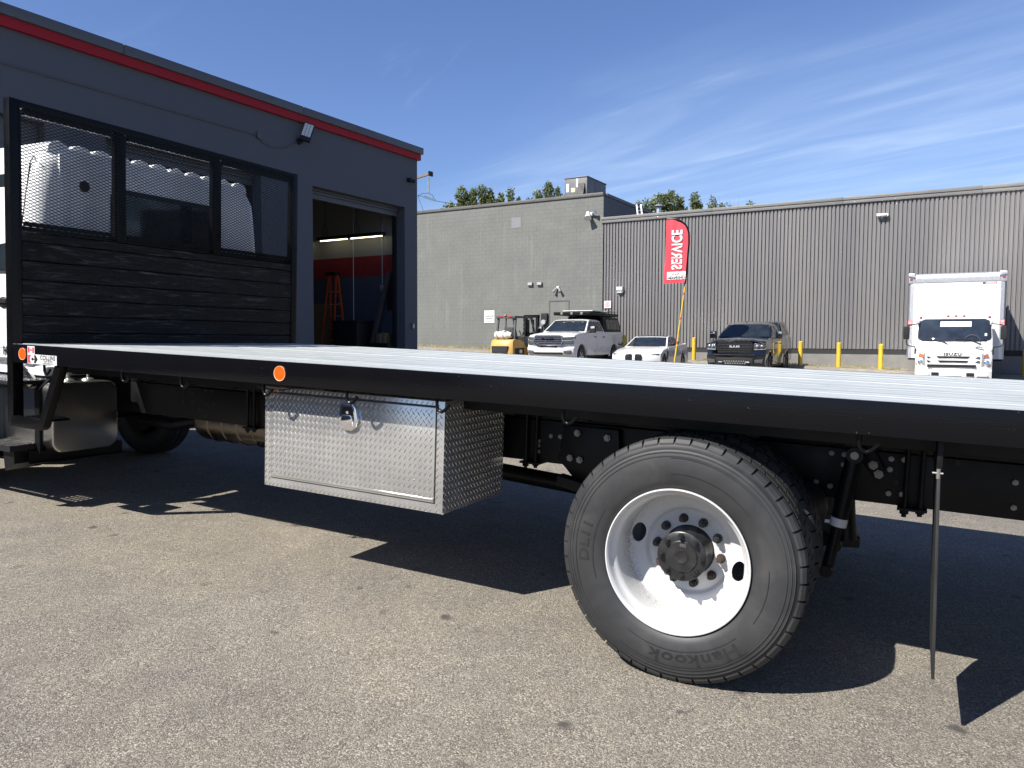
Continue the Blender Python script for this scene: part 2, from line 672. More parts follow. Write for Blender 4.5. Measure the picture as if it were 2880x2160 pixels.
FM = Matrix.Translation(FJ) @ Matrix.Rotation(FROT, 4, 'Z')


def fthing(name, label, cat, x, y, z, group=None, rz=0.0):
    return thing(name, label, cat, group=group, mw=FM @ Matrix.Translation((x, y, z)) @ Matrix.Rotation(rz, 4, 'Z'))


# flood light, junction box with cable, camera, switch box
t = fthing('flood_light', 'black led flood light with three lens strips tilted off the blue workshop wall', 'flood light', -3.62, 0, 5.27)
M['led'] = mat('led lens', (0.55, 0.55, 0.52), 0.2, var=0.2, scale=40)
MB().cyl((0, 0, -0.03), (0, -0.05, -0.03), 0.06, seg=14).cyl((0, -0.05, -0.03), (0.04, -0.16, 0.0), 0.028).build('bracket', M['dark_plastic'], t)
hd = MB().box(-0.10, 0.10, -0.03, 0.03, -0.05, 0.34).mesh('lamp_head', M['dark_plastic'], bevel=0.012)
o = link('lamp_head', hd, t, (0.0, -0.17, 0.0), (R(-18), R(16), R(-48)))
for k in range(3):
    lm = MB().box(-0.085 + k * 0.058, -0.035 + k * 0.058, -0.036, -0.030, 0.04, 0.31).mesh('lens_strip', M['led'])
    link('lens_strip', lm, o)
t = fthing('cable_conduit', 'thin grey cable run with round junction box along the blue workshop wall', 'cable', 0, 0, 0)
MB().tube([(-22, -0.012, 5.13), (-9, -0.012, 5.118), (-4.62, -0.012, 5.125)], 0.010, 6).tube(
    [(-4.60, -0.012, 5.12), (-4.5, -0.012, 5.02), (-4.3, -0.012, 4.985), (-4.0, -0.012, 5.03), (-3.66, -0.02, 5.22)], 0.008, 6).build('cable', M['fascia_grey'], t)
MB().cyl((-4.60, 0, 5.125), (-4.60, -0.05, 5.125), 0.055, seg=16).build('junction_box', M['fascia_grey'], t)
t = fthing('security_camera', 'small black dome camera near the corner of the blue workshop', 'security camera', -0.33, 0, 5.09)
MB().cyl((0, 0, 0), (0, -0.05, 0), 0.05, seg=16).build('base', M['dark_plastic'], t)
MB().cyl((0.0, -0.05, 0.0), (0.09, -0.13, -0.03), 0.045, 0.04, seg=16).sphere((0.0, -0.07, 0), 0.05).build('camera_body', M['dark_plastic'], t)
t = fthing('switch_box', 'small grey switch box on the blue pier right of the open garage bay', 'switch box', -0.20, 0, 1.76)
MB().box(-0.04, 0.04, -0.045, 0, -0.075, 0.075).build('box', M['grey_print'], t, bevel=0.008)
MB().box(-0.022, 0.022, -0.056, -0.045, -0.045, 0.045).build('cover', M['galv'], t, bevel=0.004)

# inside the open bay
M['tube'] = emit('lit fluorescent tube', (1.0, 0.91, 0.62), 3.2)
M['fibre_orange'] = mat('orange fibreglass', (0.36, 0.05, 0.014), 0.45)
M['osb'] = mat('strand board', (0.13, 0.09, 0.045), 0.8, var=0.45, scale=22, bmp=0.2)
for nm, ya, yb in (('left strip light hanging in the open bay, mostly behind the blue pier', 2.98, 4.4), ('longer middle strip light hanging in the open bay', 1.64, 2.62), ('strip light nearest the door frame in the open bay', 0.55, 1.62)):
    t = fthing('strip_light', 'lit ' + nm, 'strip light', -0.55, (ya + yb) / 2, 3.83, 'strip lights along the bay wall')
    L = (yb - ya) / 2
    MB().box(-0.08, 0.08, -L, L, 0.022, 0.10).build('housing', M['dark_plastic'], t, bevel=0.008)
    MB().cyl((0, -L + 0.05, 0.012), (0, L - 0.05, 0.012), 0.012, seg=10).build('tube', M['tube'], t)
    MB().cyl((0, L * 0.55, 0.09), (0, L * 0.55, 1.4), 0.006, seg=6).tube(
        [(0, L * 0.4, 0.09), (0, L * 0.42, 0.3), (0, L * 0.55, 0.4), (0, L * 0.7, 0.3), (0, L * 0.72, 0.09)], 0.006, 6).build('hanger', M['dark_plastic'], t)
t = fthing('conduit', 'thin grey electrical conduit running down the bay end wall', 'conduit', -0.31, 1.72, 0)
MB().cyl((0, 0, 1.9), (0, 0, 5.2), 0.012, seg=8).cyl((0, -0.92, 2.72), (0, -0.92, 5.2), 0.012, seg=8).build('pipe', M['galv'], t)
MB().box(-0.04, 0, -0.97, -0.87, 2.58, 2.72).build('outlet_box', M['galv'], t, bevel=0.006)
t = fthing('step_ladder', 'orange fibreglass step ladder standing inside the open bay', 'ladder', -0.62, 2.1, 0.29)


def lad(s, u, zf):   # s -1..1 across, u depth offset, zf height 0..1
    return (u, s * (0.30 - 0.17 * zf) - 0.02 + 0.02 * zf, zf * 2.72)


for s in (-1, 1):
    MB().tube([lad(s, 0.26, 0), lad(s, 0.02, 1)], 0.036, 4).build('side_rail', M['fibre_orange'], t, smooth=False)
    MB().tube([(-0.30, s * 0.26, 0), (-0.02, s * 0.12, 2.66)], 0.024, 4).build('rear_rail', M['fibre_orange'], t, smooth=False)
for k in range(8):
    zf = 0.09 + k * 0.108
    a, c = lad(-0.95, 0.26 - 0.24 * zf, zf), lad(0.95, 0.26 - 0.24 * zf, zf)
    MB().box(a[0] - 0.04, a[0] + 0.04, a[1], c[1], a[2] - 0.012, a[2] + 0.012).build('step', M['galv'], t)
MB().box(-0.10, 0.08, -0.17, 0.15, 2.70, 2.77).build('top_cap', M['dark_plastic'], t, bevel=0.01)
t = tag(MB().plate([(-0.55, 2.42, 0.3), (-0.55, 3.6, 0.3), (-0.36, 3.6, 2.33), (-0.36, 2.42, 2.33)], 0.02).build('strand_board', M['osb']), 'brown strand board sheet leaning on the bay wall left of the ladder', 'board')
t.matrix_world = FM
t = tag(MB().tube([(-0.75, 1.1, 0.29), (-0.40, 0.50, 3.02)], 0.055, 4).build('timber_plank', M['in_dark'], smooth=False), 'long dark timber leaning on the bay wall beside the door frame', 'plank')
t.matrix_world = FM
t = fthing('dark_crate', 'low black crate on the bay floor right of the ladder', 'crate', -0.62, 1.45, 0.29)
MB().box(-0.28, 0.28, -0.38, 0.38, 0, 1.55).build('body', M['dark_plastic'], t, bevel=0.02)
MB().box(-0.30, 0.30, -0.40, 0.40, 1.55, 1.60).build('lid', M['dark_plastic'], t, bevel=0.01)
t = fthing('cardboard_box', 'small brown cardboard box stacked low inside the open bay by the door frame', 'box', -0.48, 0.62, 1.36)
MB().box(-0.12, 0.12, -0.14, 0.14, 0, 0.24).build('carton', M['osb'], t, bevel=0.006)
MB().box(-0.13, -0.12, -0.02, 0.02, 0.02, 0.22).build('tape', M['galv'], t)
t = fthing('cabinet', 'waist high black cabinet inside the bay under the cardboard box', 'cabinet', -0.50, 0.62, 0.29)
MB().box(-0.19, 0.19, -0.30, 0.28, 0, 1.07).build('carcass', M['dark_plastic'], t, bevel=0.01)
MB().box(-0.20, -0.19, -0.28, 0.26, 0.05, 1.02).build('door', M['chassis'], t)
t = fthing('wall_board', 'black board fixed high on the bay end wall beside the door frame', 'board', -0.31, 0.62, 2.55)
MB().box(-0.03, 0, -0.24, 0.02, -0.42, 0.36).build('panel', M['dark_plastic'], t)
t = fthing('rubber_wheel_stop', 'low black rubber stop on the ground at the foot of the workshop corner', 'wheel stop', 0.12, -0.35, 0.26)
MB().prism([(-0.09, 0), (0.09, 0), (0.05, 0.09), (-0.05, 0.09)], 'x', -0.45, 0.75).build('bar', M['rubber'], t, bevel=0.01)
MB().box(-0.3, -0.22, -0.055, 0.055, 0.088, 0.10).box(0.5, 0.58, -0.055, 0.055, 0.088, 0.10).build('marker', M['dark_plastic'], t)

# ================================================================== long building at the back
WM = Matrix.Translation(WJ) @ Matrix.Rotation(WROT, 4, 'Z')


def wthing(name, label, cat, s, n, z, group=None, rz=0.0, rx=0.0):
    return thing(name, label, cat, group=group, mw=WM @ Matrix.Translation((s, n, z)) @ Matrix.Rotation(rz, 4, 'Z') @ Matrix.Rotation(rx, 4, 'X'))


def block_material():
    m, nt, bs = base_mat('painted grey block')
    v = coords(nt, 'World')
    a = noise(nt, v, 0.9, 6, 0.65)
    c = ramp(nt, a, [(0.3, (0.105, 0.108, 0.101)), (0.55, (0.118, 0.121, 0.112)), (0.75, (0.131, 0.133, 0.124))])
    vs = coords(nt, 'World', (1.4, 1.4, 0.10))
    st = noise(nt, vs, 2.2, 6, 0.7)
    c = mixrgb(nt, maprange(nt, st, 0.56, 0.76, 0, 0.38), c, (0.215, 0.212, 0.196))
    c = mixrgb(nt, maprange(nt, noise(nt, coords(nt, 'World', (2, 2, 0.15)), 1.6, 5, 0.7), 0.56, 0.74, 0, 0.25), c, (0.085, 0.086, 0.082))
    oi = N(nt, 'ShaderNodeObjectInfo')
    c = mixrgb(nt, 1.0, c, ramp(nt, oi.outputs['Random'], [(0, (0.97, 0.97, 0.97)), (1, (1.04, 1.04, 1.03))]), 'MULTIPLY')
    nt.links.new(c, bs.inputs['Base Color'])
    bs.inputs['Roughness'].default_value = 0.8
    bump(nt, bs, noise(nt, v, 70, 3), 0.12, 0.004)
    return m


M['block'] = block_material()
M['cap'] = mat('brown grey flashing', (0.075, 0.070, 0.066), 0.5, var=0.08, scale=3)
M['sheet'] = mat('grey profiled cladding', (0.128, 0.124, 0.123), 0.45, var=0.07, scale=0.8, space='World', stretch=(1, 1, 0.12))
_nt = M['sheet'].node_tree
_bs = _nt.nodes['Principled BSDF']
_src = _bs.inputs['Base Color'].links[0].from_socket
_oi = N(_nt, 'ShaderNodeObjectInfo')
_c = mixrgb(_nt, 1.0, _src, ramp(_nt, _oi.outputs['Random'], [(0, (0.93, 0.93, 0.94)), (1, (1.07, 1.06, 1.05))]), 'MULTIPLY')
_st = noise(_nt, coords(_nt, 'World', (3.0, 3.0, 0.12)), 2.4, 6, 0.7)
_c = mixrgb(_nt, maprange(_nt, _st, 0.58, 0.75, 0, 0.30), _c, (0.20, 0.19, 0.175))
_nt.links.new(_c, _bs.inputs['Base Color'])
M['sheet_trim'] = mat('grey trim', (0.130, 0.126, 0.122), 0.45, var=0.08, scale=1.5)
M['skirt'] = mat('black gap', (0.01, 0.01, 0.011), 0.7)

blk = thing('block_building', 'tall grey painted block building with dark parapet behind the white pickup', 'building', mw=WM)
W0 = MB().box(-26, 0, 0.005, 24, -0.2, 8.29)
W0.build('wall', M['block'], blk, smooth=False)
# single blocks: 398 x 198 mm face with recessed joints
bme = MB().box(-0.1982, 0.1982, 0.0, 0.05, -0.0982, 0.0982).mesh('block', M['block'], smooth=False)
cells = []
for r in range(39):
    zc_ = 0.56 + 0.2 * r
    for k in range(31):
        xc = -0.2 - 0.4 * k - (0.2 if r % 2 else 0.0)
        if -2.98 < xc < -1.62 and zc_ < 3.55:
            continue
        cells.append((abs(xc), xc, zc_))
cells.sort()
rest = MB()
for i, (_, xc, z_) in enumerate(cells):
    jit = random.uniform(-0.0012, 0.0012)
    if i < 299:
        link('block', bme, blk, (xc, jit, z_))
    else:
        rest.box(xc - 0.1982, xc + 0.1982, jit, jit + 0.05, z_ - 0.0982, z_ + 0.0982)
for r in range(1, 39, 2):
    rest.box(-0.198, -0.004, 0.0, 0.05, 0.56 + 0.2 * r - 0.0955, 0.56 + 0.2 * r + 0.0955)
for xa, xb in ((-2.98, -2.83), (-1.80, -1.62)):
    rest.box(xa - 0.2, xb, 0.001, 0.05, 0.45, 3.56)
rest.box(-3.0, -1.6, 0.0015, 0.05, 3.40, 3.56)
tag(rest.build('block_courses', M['block'], blk, smooth=False), kind='stuff')
for i in range(7):
    MB().box(-25.9 + 3.7 * i + 0.003, -25.9 + 3.7 * (i + 1) - 0.003, -0.06, 0.30, 8.29, 8.435).build('parapet_cap', M['cap'], blk, bevel=0.01)
MB().box(-0.28, 0.06, 0.305, 24, 8.29, 8.435).build('parapet_cap', M['cap'], blk, bevel=0.01)
MB().box(0.0, 0.012, 0.02, 24, 6.5, 8.288).build('side_cladding', mat('dark blue side cladding', (0.042, 0.045, 0.056), 0.6), blk, smooth=False)
M['door_paint'] = mat('faded door paint', (0.34, 0.29, 0.15), 0.5, var=0.25, scale=1.4)
MB().box(-2.82, -1.80, 0.0125, 0.03, 0.9, 3.35).build('door', M['door_paint'], blk, smooth=False)
MB().box(-2.88, -2.82, -0.012, 0.03, 0.9, 3.40).box(-1.80, -1.74, -0.012, 0.03, 0.9, 3.40).box(-2.82, -1.80, -0.012, 0.03, 3.35, 3.40).build('door_frame', M['cap'], blk, smooth=False)
MB().box(-1.90, -1.86, -0.05, 0.012, 2.0, 2.12).build('door_handle', M['galv'], blk)
MB().box(-5.06, -4.50, -0.007, 0.0, 7.10, 7.62).build('paint_patch', mat('patched paint', (0.155, 0.155, 0.165), 0.7), blk, smooth=False)
MB().box(-26, 0, -0.05, 0.0, 0.2, 0.72).build('footing', M['concrete'], blk, smooth=False)

cor = thing('clad_building', 'long low building clad in grey ribbed metal sheet behind the parked vehicles', 'building', mw=WM)
MB().box(0.02, 46, 0.09, 30, -0.2, 7.1).build('core', M['skirt'], cor, smooth=False)
P_ = 0.1524
prof = []
for k in range(6):
    x0 = k * P_
    prof += [(x0, 0.0), (x0 + 0.090, 0.0), (x0 + 0.092, 0.058), (x0 + 0.140, 0.058)]
prof += [(6 * P_, 0.0)]
back = [(x, y + 0.004) for x, y in reversed(prof)]
sheet = MB().prism(prof + back, 'z', 1.155, 7.0).mesh('wall_sheet', M['sheet'], smooth=False)
for i in range(28):
    link('wall_sheet', sheet, cor, (0.06 + i * 6 * P_, -0.002 if i % 2 else 0.0, 0))
xs = [-0.08, 5.2, 10.5, 15.3, 20.6, 25.9]
for i in range(5):
    MB().box(xs[i] + 0.003, xs[i + 1] - 0.003, -0.10, 0.10, 7.125, 7.25).build('roof_fascia', M['sheet_trim'], cor, bevel=0.01)
    MB().box(xs[i] + 0.003, xs[i + 1] - 0.003, -0.07, 0.10, 6.985, 7.118).build('fascia_lower_trim', M['sheet_trim'], cor, bevel=0.008)
MB().box(0.02, 46, 0.10, 30, 7.1, 7.2).build('roof', M['cap'], cor, smooth=False)
MB().box(0.0, 27, 0.03, 0.09, 0.93, 1.15).build('skirt_gap', M['skirt'], cor, smooth=False)
MB().box(0.0, 27, -0.03, 0.12, 0.1, 0.94).build('foundation', M['concrete'], cor, smooth=False)

# things on the long wall
M['hood'] = mat('grey cast metal', (0.20, 0.20, 0.195), 0.5)
M['white_plastic'] = mat('white plastic', (0.55, 0.55, 0.535), 0.45, var=0.05)


def spot_head(mb, base, dirv, r=0.10, L=0.24):
    base, dirv = Vector(base), Vector(dirv).normalized()
    mb.cyl(base, base + dirv * L * 0.45, r * 0.5, r * 0.62, seg=14)
    mb.cyl(base + dirv * L * 0.45, base + dirv * L, r * 0.62, r, seg=14)


t = wthing('horn_speaker', 'white horn shaped floodlight pair at the top corner of the grey block wall', 'floodlight', -0.62, 0, 7.42)
mb = MB(); spot_head(mb, (-0.12, -0.14, 0.10), (0.20, -0.45, -0.55), 0.17, 0.42); mb.build('lamp_head', M['white_plastic'], t)
mb = MB(); spot_head(mb, (0.10, -0.12, 0.03), (0.5, -0.3, 0.12), 0.10, 0.26); mb.build('lamp_head', M['galv'], t)
MB().box(-0.08, 0.10, -0.12, 0, -0.04, 0.10).build('bracket', M['white_plastic'], t, bevel=0.01)
t = wthing('door_light', 'twin grey spotlight mounted above the faded door', 'spotlight', -2.36, 0, 3.95)
for s in (-1, 1):
    mb = MB(); spot_head(mb, (s * 0.07, -0.08, 0.05), (s * 0.35, -0.3, -0.55), 0.075, 0.26); mb.build('lamp_head', M['hood'], t)
MB().box(-0.07, 0.07, -0.09, 0, 0.0, 0.13).build('bracket', M['galv'], t, bevel=0.01)
for i, xx in enumerate((-3.91, -3.38)):
    t = wthing('wall_vent', ('left' if i == 0 else 'right') + ' of the two small metal hoods side by side on the block wall', 'vent', xx, 0, 4.22, 'vent hoods on the block wall')
    MB().prism([(0, -0.11), (-0.02, -0.11), (-0.13, -0.03), (-0.10, 0.10), (0, 0.11)], 'x', -0.12, 0.12).build('hood', M['hood'], t)
    MB().box(-0.14, 0.14, -0.012, 0, -0.13, 0.13).build('flange', M['sheet_trim'], t)
t = wthing('electric_meter', 'black electricity meter box on the block wall left of the door', 'meter', -3.08, 0, 2.36)
MB().box(-0.17, 0.17, -0.14, 0, -0.10, 0.42).build('box', M['dark_plastic'], t, bevel=0.015)
MB().cyl((0, -0.14, -0.02), (0, -0.22, -0.02), 0.12, seg=18).build('meter_dial', M['galv'], t)
MB().cyl((0, -0.07, -0.1), (0, -0.07, -1.6), 0.03, seg=8).build('pipe', M['dark_plastic'], t)
t = wthing('parking_sign', 'white customer parking sign on the block wall left of the forklift', 'sign', -6.35, -0.004, 2.645)
MB().box(-0.31, 0.31, -0.02, 0, -0.32, 0.32).build('board', M['white_sign'], t)
f_ = lambda dz, dy=-0.022: (lambda x, y, z: (x, dy, y + dz))
lettering('lettering', 'Customer', M['grey_print'], t, 0.135, f_(0.04), bold=0.004)
lettering('lettering', 'Parking', M['grey_print'], t, 0.135, f_(-0.09), bold=0.004)
MB().tube([(-0.16, -0.023, -0.235), (-0.08, -0.023, -0.20), (-0.03, -0.023, -0.235), (0.05, -0.023, -0.205), (0.10, -0.023, -0.235), (0.15, -0.023, -0.21)], 0.018, 5).build('red_script', M['red_print'], t)
MB().tube([(-0.13, -0.023, 0.19), (0.0, -0.023, 0.235), (0.09, -0.023, 0.20), (0.15, -0.023, 0.21)], 0.008, 5).build('logo_line', M['grey_print'], t)
t = wthing('red_text_sign', 'small white sign with red print on the cladding edge above the pickup camper', 'sign', 0.29, -0.03, 3.15)
MB().box(-0.17, 0.17, -0.015, 0, -0.17, 0.17).build('board', M['white_sign'], t)
for k in range(5):
    MB().box(-0.13 + 0.02 * (k % 2), 0.13 - 0.03 * (k % 3), -0.018, -0.015, 0.10 - 0.055 * k, 0.125 - 0.055 * k).build('print_line', M['red_print'], t)
t = wthing('wall_camera', 'white bullet camera high on the ribbed cladding above the yellow bollards', 'security camera', 12.02, -0.0, 6.42)
MB().cyl((0.08, 0, 0), (0.08, -0.10, 0), 0.07, seg=14).build('base', M['white_plastic'], t)
MB().box(-0.26, 0.08, -0.22, -0.10, -0.035, 0.045).box(-0.28, 0.03, -0.225, -0.095, 0.045, 0.057).build('housing', M['white_plastic'], t, bevel=0.02)
MB().cyl((-0.262, -0.16, 0.005), (-0.268, -0.16, 0.005), 0.034, seg=12).build('lens', M['dark_plastic'], t)
t = wthing('wall_pack', 'small white box lamp on the ribbed cladding left of the red flag', 'wall lamp', 0.93, 0.0, 3.83)
MB().prism([(0, -0.13), (-0.10, -0.13), (-0.20, -0.02), (-0.20, 0.12), (0, 0.12)], 'x', -0.15, 0.15).build('housing', M['white_plastic'], t, bevel=0.01)
MB().box(-0.12, 0.12, -0.16, -0.03, -0.15, -0.131).build('lens', M['led'], t)

# kerb line with dry weeds, bollards
for i, (s_, lab) in enumerate(((1.75, 'yellow bollard half hidden behind the white sports car'), (4.95, 'yellow bollard between the white sports car and the black pickup'),
                               (9.28, 'yellow bollard nearest the black pickup on its right'), (10.70, 'middle yellow bollard standing between the black pickup and the box truck'),
                               (12.18, 'yellow bollard left of the white box truck'), (16.75, 'shaded yellow bollard right of the white box truck'))):
    z_ = wall_gz(s_, -1.5)
    t = wthing('bollard', lab, 'bollard', s_, -1.5, z_ - 0.05, 'yellow bollards along the wall')
    MB().cyl((0, 0, 0), (0, 0, 1.0), 0.083, seg=18).sphere((0, 0, 1.0), 0.083, 18, 6, (1, 1, 0.35)).build('post', M['yellow'], t)
    MB().cyl((0, 0, 0), (0, 0, 0.07), 0.16, 0.11, seg=14).build('footing', M['concrete'], t)
M['weed'] = mat('dry weeds', (0.24, 0.20, 0.07), 0.8, var=0.4, scale=12)
wb = MB()
for i in range(900):
    s_ = random.uniform(-11, -5.4) if random.random() < 0.5 else random.uniform(5, 13)
    n_ = random.uniform(-0.35, -0.06) if s_ < 0 else random.uniform(-0.5, -0.05)
    z_ = wall_gz(s_, n_) - 0.01
    h = random.uniform(0.03, 0.14)
    dx, dy = random.uniform(-.06, .06), random.uniform(-.05, .05)
    wb.add([(s_ - 0.02, n_, z_), (s_ + 0.02, n_ + 0.01, z_), (s_ + dx, n_ + dy, z_ + h)], [(0, 1, 2)])
o = wb.build('weeds', M['weed'], smooth=False); o.matrix_world = WM; tag(o, kind='stuff')

# roof: plant unit, vent pipe, roof ladder
t = wthing('rooftop_unit', 'grey rooftop air handling unit on the block building', 'air conditioner', -1.95, 1.0, 8.3)
M['unit'] = mat('unit grey', (0.105, 0.107, 0.112), 0.5, var=0.08, scale=3)
MB().box(-0.61, 0.61, 0, 2.3, 0.05, 1.18).build('casing', M['unit'], t, bevel=0.02)
MB().box(-0.64, 0.64, -0.03, 2.33, 1.18, 1.23).build('lid', M['unit'], t, bevel=0.01)
MB().prism([(-0.02, 0.25), (-0.22, 0.25), (-0.04, 0.88), (-0.02, 0.88)], 'x', 0.15, 0.50).build('hood', M['dark_plastic'], t)
MB().box(0.17, 0.48, -0.012, 0, 0.05, 0.25).build('grille', M['skirt'], t)
MB().box(-0.52, -0.38, -0.006, 0, 0.52, 0.93).build('label_plate', M['white_sign'], t)
MB().box(0.02, 0.12, -0.006, 0, 0.72, 1.14).build('label_plate', M['white_sign'], t)
MB().box(-0.25, -0.04, -0.006, 0, 0.50, 0.70).build('label_plate', mat('pale yellow label', (0.66, 0.62, 0.30), 0.6), t)
MB().box(0.612, 0.62, 0.9, 2.2, 0.15, 1.1).build('side_panel', M['fascia_grey'], t)
t = wthing('vent_pipe', 'short galvanised vent pipe with a cap on the clad roof', 'vent pipe', 0.95, 4.9, 7.1)
MB().cyl((0, 0, 0), (0, 0, 1.25), 0.13, seg=16).build('pipe', M['galv'], t)
MB().cyl((0, 0, 1.33), (0, 0, 1.42), 0.26, 0.14, seg=16).cyl((0, 0, 1.2), (0, 0, 1.34), 0.02, seg=6).build('cap', M['galv'], t)
t = wthing('roof_ladder', 'white ladder leaning on the step between the two roofs', 'ladder', 0.80, 1.9, 7.15)
for s in (0, 0.22):
    MB().tube([(s + 0.24, 0, 0.0), (s - 0.10, 0.55, 1.0)], 0.045, 4).build('side_rail', M['white_plastic'], t, smooth=False)
for k in range(5):
    f0 = 0.12 + 0.19 * k
    MB().cyl((0.24 - 0.34 * f0, 0.55 * f0, f0), (0.46 - 0.34 * f0, 0.55 * f0, f0), 0.015, seg=6).build('rung', M['galv'], t)

# ================================================================== trees beyond the roofs


def leaf_material(name, c):
    m, nt, bs = base_mat(name)
    v = coords(nt, 'World')
    n = noise(nt, v, 2.0, 4, 0.6)
    n2_ = noise(nt, v, 9.0, 3, 0.6)
    col = ramp(nt, n2_, [(0.3, sc3(c, 0.6)), (0.55, c), (0.75, (c[0] * 1.7, c[1] * 1.5, c[2] * 1.3))])
    nt.links.new(col, bs.inputs['Base Color'])
    bs.inputs['Roughness'].default_value = 0.55
    tr = N(nt, 'ShaderNodeBsdfTranslucent')
    nt.links.new(col, tr.inputs['Color'])
    mx = N(nt, 'ShaderNodeMixShader')
    mx.inputs[0].default_value = 0.25
    nt.links.new(bs.outputs[0], mx.inputs[1])
    nt.links.new(tr.outputs[0], mx.inputs[2])
    nt.links.new(mx.outputs[0], nt.nodes['Material Output'].inputs[0])
    return m


M['leaf_a'] = leaf_material('poplar leaves', (0.125, 0.155, 0.05))
M['leaf_b'] = leaf_material('pale leaves', (0.15, 0.185, 0.10))
M['bark'] = mat('bark', (0.16, 0.13, 0.10), 0.9, var=0.3, scale=8)


def tree(label, s, n, top, spires, mat_, dens=1.0, size=0.36, bare=0):
    p = wall_pt(s, n)
    g = 0.3
    t = thing('tree', label, 'tree', (p.x, p.y, g), 0, 'trees beyond the roofs')
    tk = MB().tube([(0, 0, 0), (0.1, 0, (top - g) * 0.35), (0, 0.1, (top - g) * 0.7), (0.05, 0, (top - g) * 0.93)], [0.32, 0.22, 0.12, 0.03], 8)
    cr = MB()
    for (ox, h, w) in spires:
        hz = top - g - h
        tk.tube([(0, 0, (top - g) * 0.35), (ox * 0.6, 0.2, hz * 0.62), (ox, 0, hz * 0.97)], [0.12, 0.07, 0.015], 6)
        cnt = int(2300 * dens * w)
        for i in range(cnt):
            u = random.random() ** 0.8
            zz = hz - u * 5.5
            rr = w * (0.16 + 0.85 * u ** 0.5) * (0.75 + 0.35 * math.sin(u * 17 + ox * 5))
            a = random.uniform(0, 2 * PI)
            q = rr * math.sqrt(random.random()) ** 0.6
            if random.random() < 0.22:
                q *= 1.3
            c = Vector((ox + q * math.cos(a), q * math.sin(a), zz + random.uniform(-.2, .2)))
            d1 = Vector((random.gauss(0, 1), random.gauss(0, 1), random.gauss(0.3, 1))).normalized()
            d2 = d1.orthogonal().normalized()
            d2 = Matrix.Rotation(random.uniform(0, 6.28), 3, d1) @ d2
            l1, l2 = size * random.uniform(0.5, 1.0), size * random.uniform(0.25, 0.5)
            cr.add([c, c + d1 * l1 * 0.5 + d2 * l2 * 0.5, c + d1 * l1, c + d1 * l1 * 0.5 - d2 * l2 * 0.5], [(0, 1, 2, 3)])
    for i in range(bare):
        a = random.uniform(-1.2, 1.2)
        h0 = (top - g) * random.uniform(0.6, 0.85)
        tk.tube([(a * 0.3, 0, h0), (a * 0.8, random.uniform(-.3, .3), h0 + 1.2), (a * 1.3 + random.uniform(-.3, .3), 0, (top - g) * random.uniform(0.93, 1.03))], [0.05, 0.03, 0.006], 5)
    tk.build('trunk', M['bark'], t)
    tag(cr.build('crown', mat_, t, smooth=False), kind=None)
    return t


tree('small dark leafy treetop at the far left end of the block building roof', -29.6, 28.6, 14.6, [(0, 0, 1.0), (-0.7, 1.0, 0.8)], M['leaf_a'])
tree('pointed dark treetop second from the left above the block roof', -28.1, 29.2, 16.3, [(0, 0, 1.25), (-1.0, 1.5, 0.9), (0.9, 1.6, 0.8)], M['leaf_a'])
tree('broad dark treetop with several points above the block roof', -26.3, 30.2, 16.45, [(0, 0, 1.1), (-0.9, 0.3, 1.0), (0.8, 0.4, 1.1), (1.6, 1.2, 0.8), (-1.5, 0.8, 0.6)], M['leaf_a'])
tree('spreading treetop with gaps above the middle of the block roof', -24.1, 31.5, 16.2, [(0.2, 0, 0.9), (-0.7, 0.5, 0.9), (1.0, 0.9, 0.8), (-1.6, 1.0, 0.8)], M['leaf_a'], 0.9)
tree('tall dense treetop left of the rooftop unit', -20.8, 33.6, 16.85, [(0, 0, 1.0), (-1.0, 0.8, 1.0), (0.9, 0.6, 1.0), (1.7, 1.3, 1.0), (-1.9, 1.7, 0.9), (2.5, 2.2, 0.7)], M['leaf_a'])
tree('low treetop just showing right of the rooftop unit', -16.0, 35.5, 14.4, [(0, 0, 0.8), (0.8, 0.6, 0.6)], M['leaf_a'])
tree('big rounded treetop behind the roof ladder', -9.6, 34.4, 15.1, [(0, 0.3, 1.5), (-1.1, 0.9, 1.2), (1.0, 0, 1.5), (1.9, 0.7, 1.1), (-2.0, 1.0, 0.9)], M['leaf_a'])
tree('narrow treetop right of the big rounded one over the clad roof', -6.9, 36.0, 14.9, [(0, 0, 0.8), (0.5, 0.9, 0.8), (-0.7, 1.4, 0.7)], M['leaf_a'])
tree('pale thin leaved treetop over the clad roof', -5.4, 36.7, 14.5, [(0, 0, 0.9), (0.8, 0.5, 0.8)], M['leaf_b'], 0.7, 0.32)
tree('sparse grey treetop with bare twigs over the clad roof', -4.2, 37.3, 14.4, [(0, 0.3, 0.9)], M['leaf_b'], 0.35, 0.3, 9)
tree('last small treetop on the right over the clad roof', -2.4, 38.2, 14.1, [(0, 0, 0.8), (-0.9, 0.6, 0.7)], M['leaf_a'], 0.8)

# ================================================================== power pole behind the workshop
t = thing('power_pole', 'wooden power pole with insulators showing behind the workshop corner', 'power pole', (-5.62, 45.6, 0.3), FROT)
M['wood_pole'] = mat('weathered pole', (0.20, 0.15, 0.11), 0.85, var=0.3, scale=10)
M['insul'] = mat('pale insulator', (0.45, 0.50, 0.52), 0.25)
iv = Matrix.Rotation(-FROT, 3, 'Z')


def pp(x, y, z):
    return tuple(iv @ Vector((x + 5.62, y - 45.6, z - 0.3)))


MB().tube([pp(-5.80, 45.6, 0.3), pp(-5.80, 45.6, 12.2)], [0.17, 0.12], 10).build('pole', M['wood_pole'], t)
MB().tube([pp(-6.6, 45.6, 10.66), pp(-4.85, 45.62, 11.20)], 0.09, 4).build('cross_arm', M['wood_pole'], t, smooth=False)
MB().box(*[c for ab in zip(pp(-4.98, 45.5, 11.05), pp(-4.72, 45.75, 11.32)) for c in ab]).build('arm_end', M['chassis'], t)


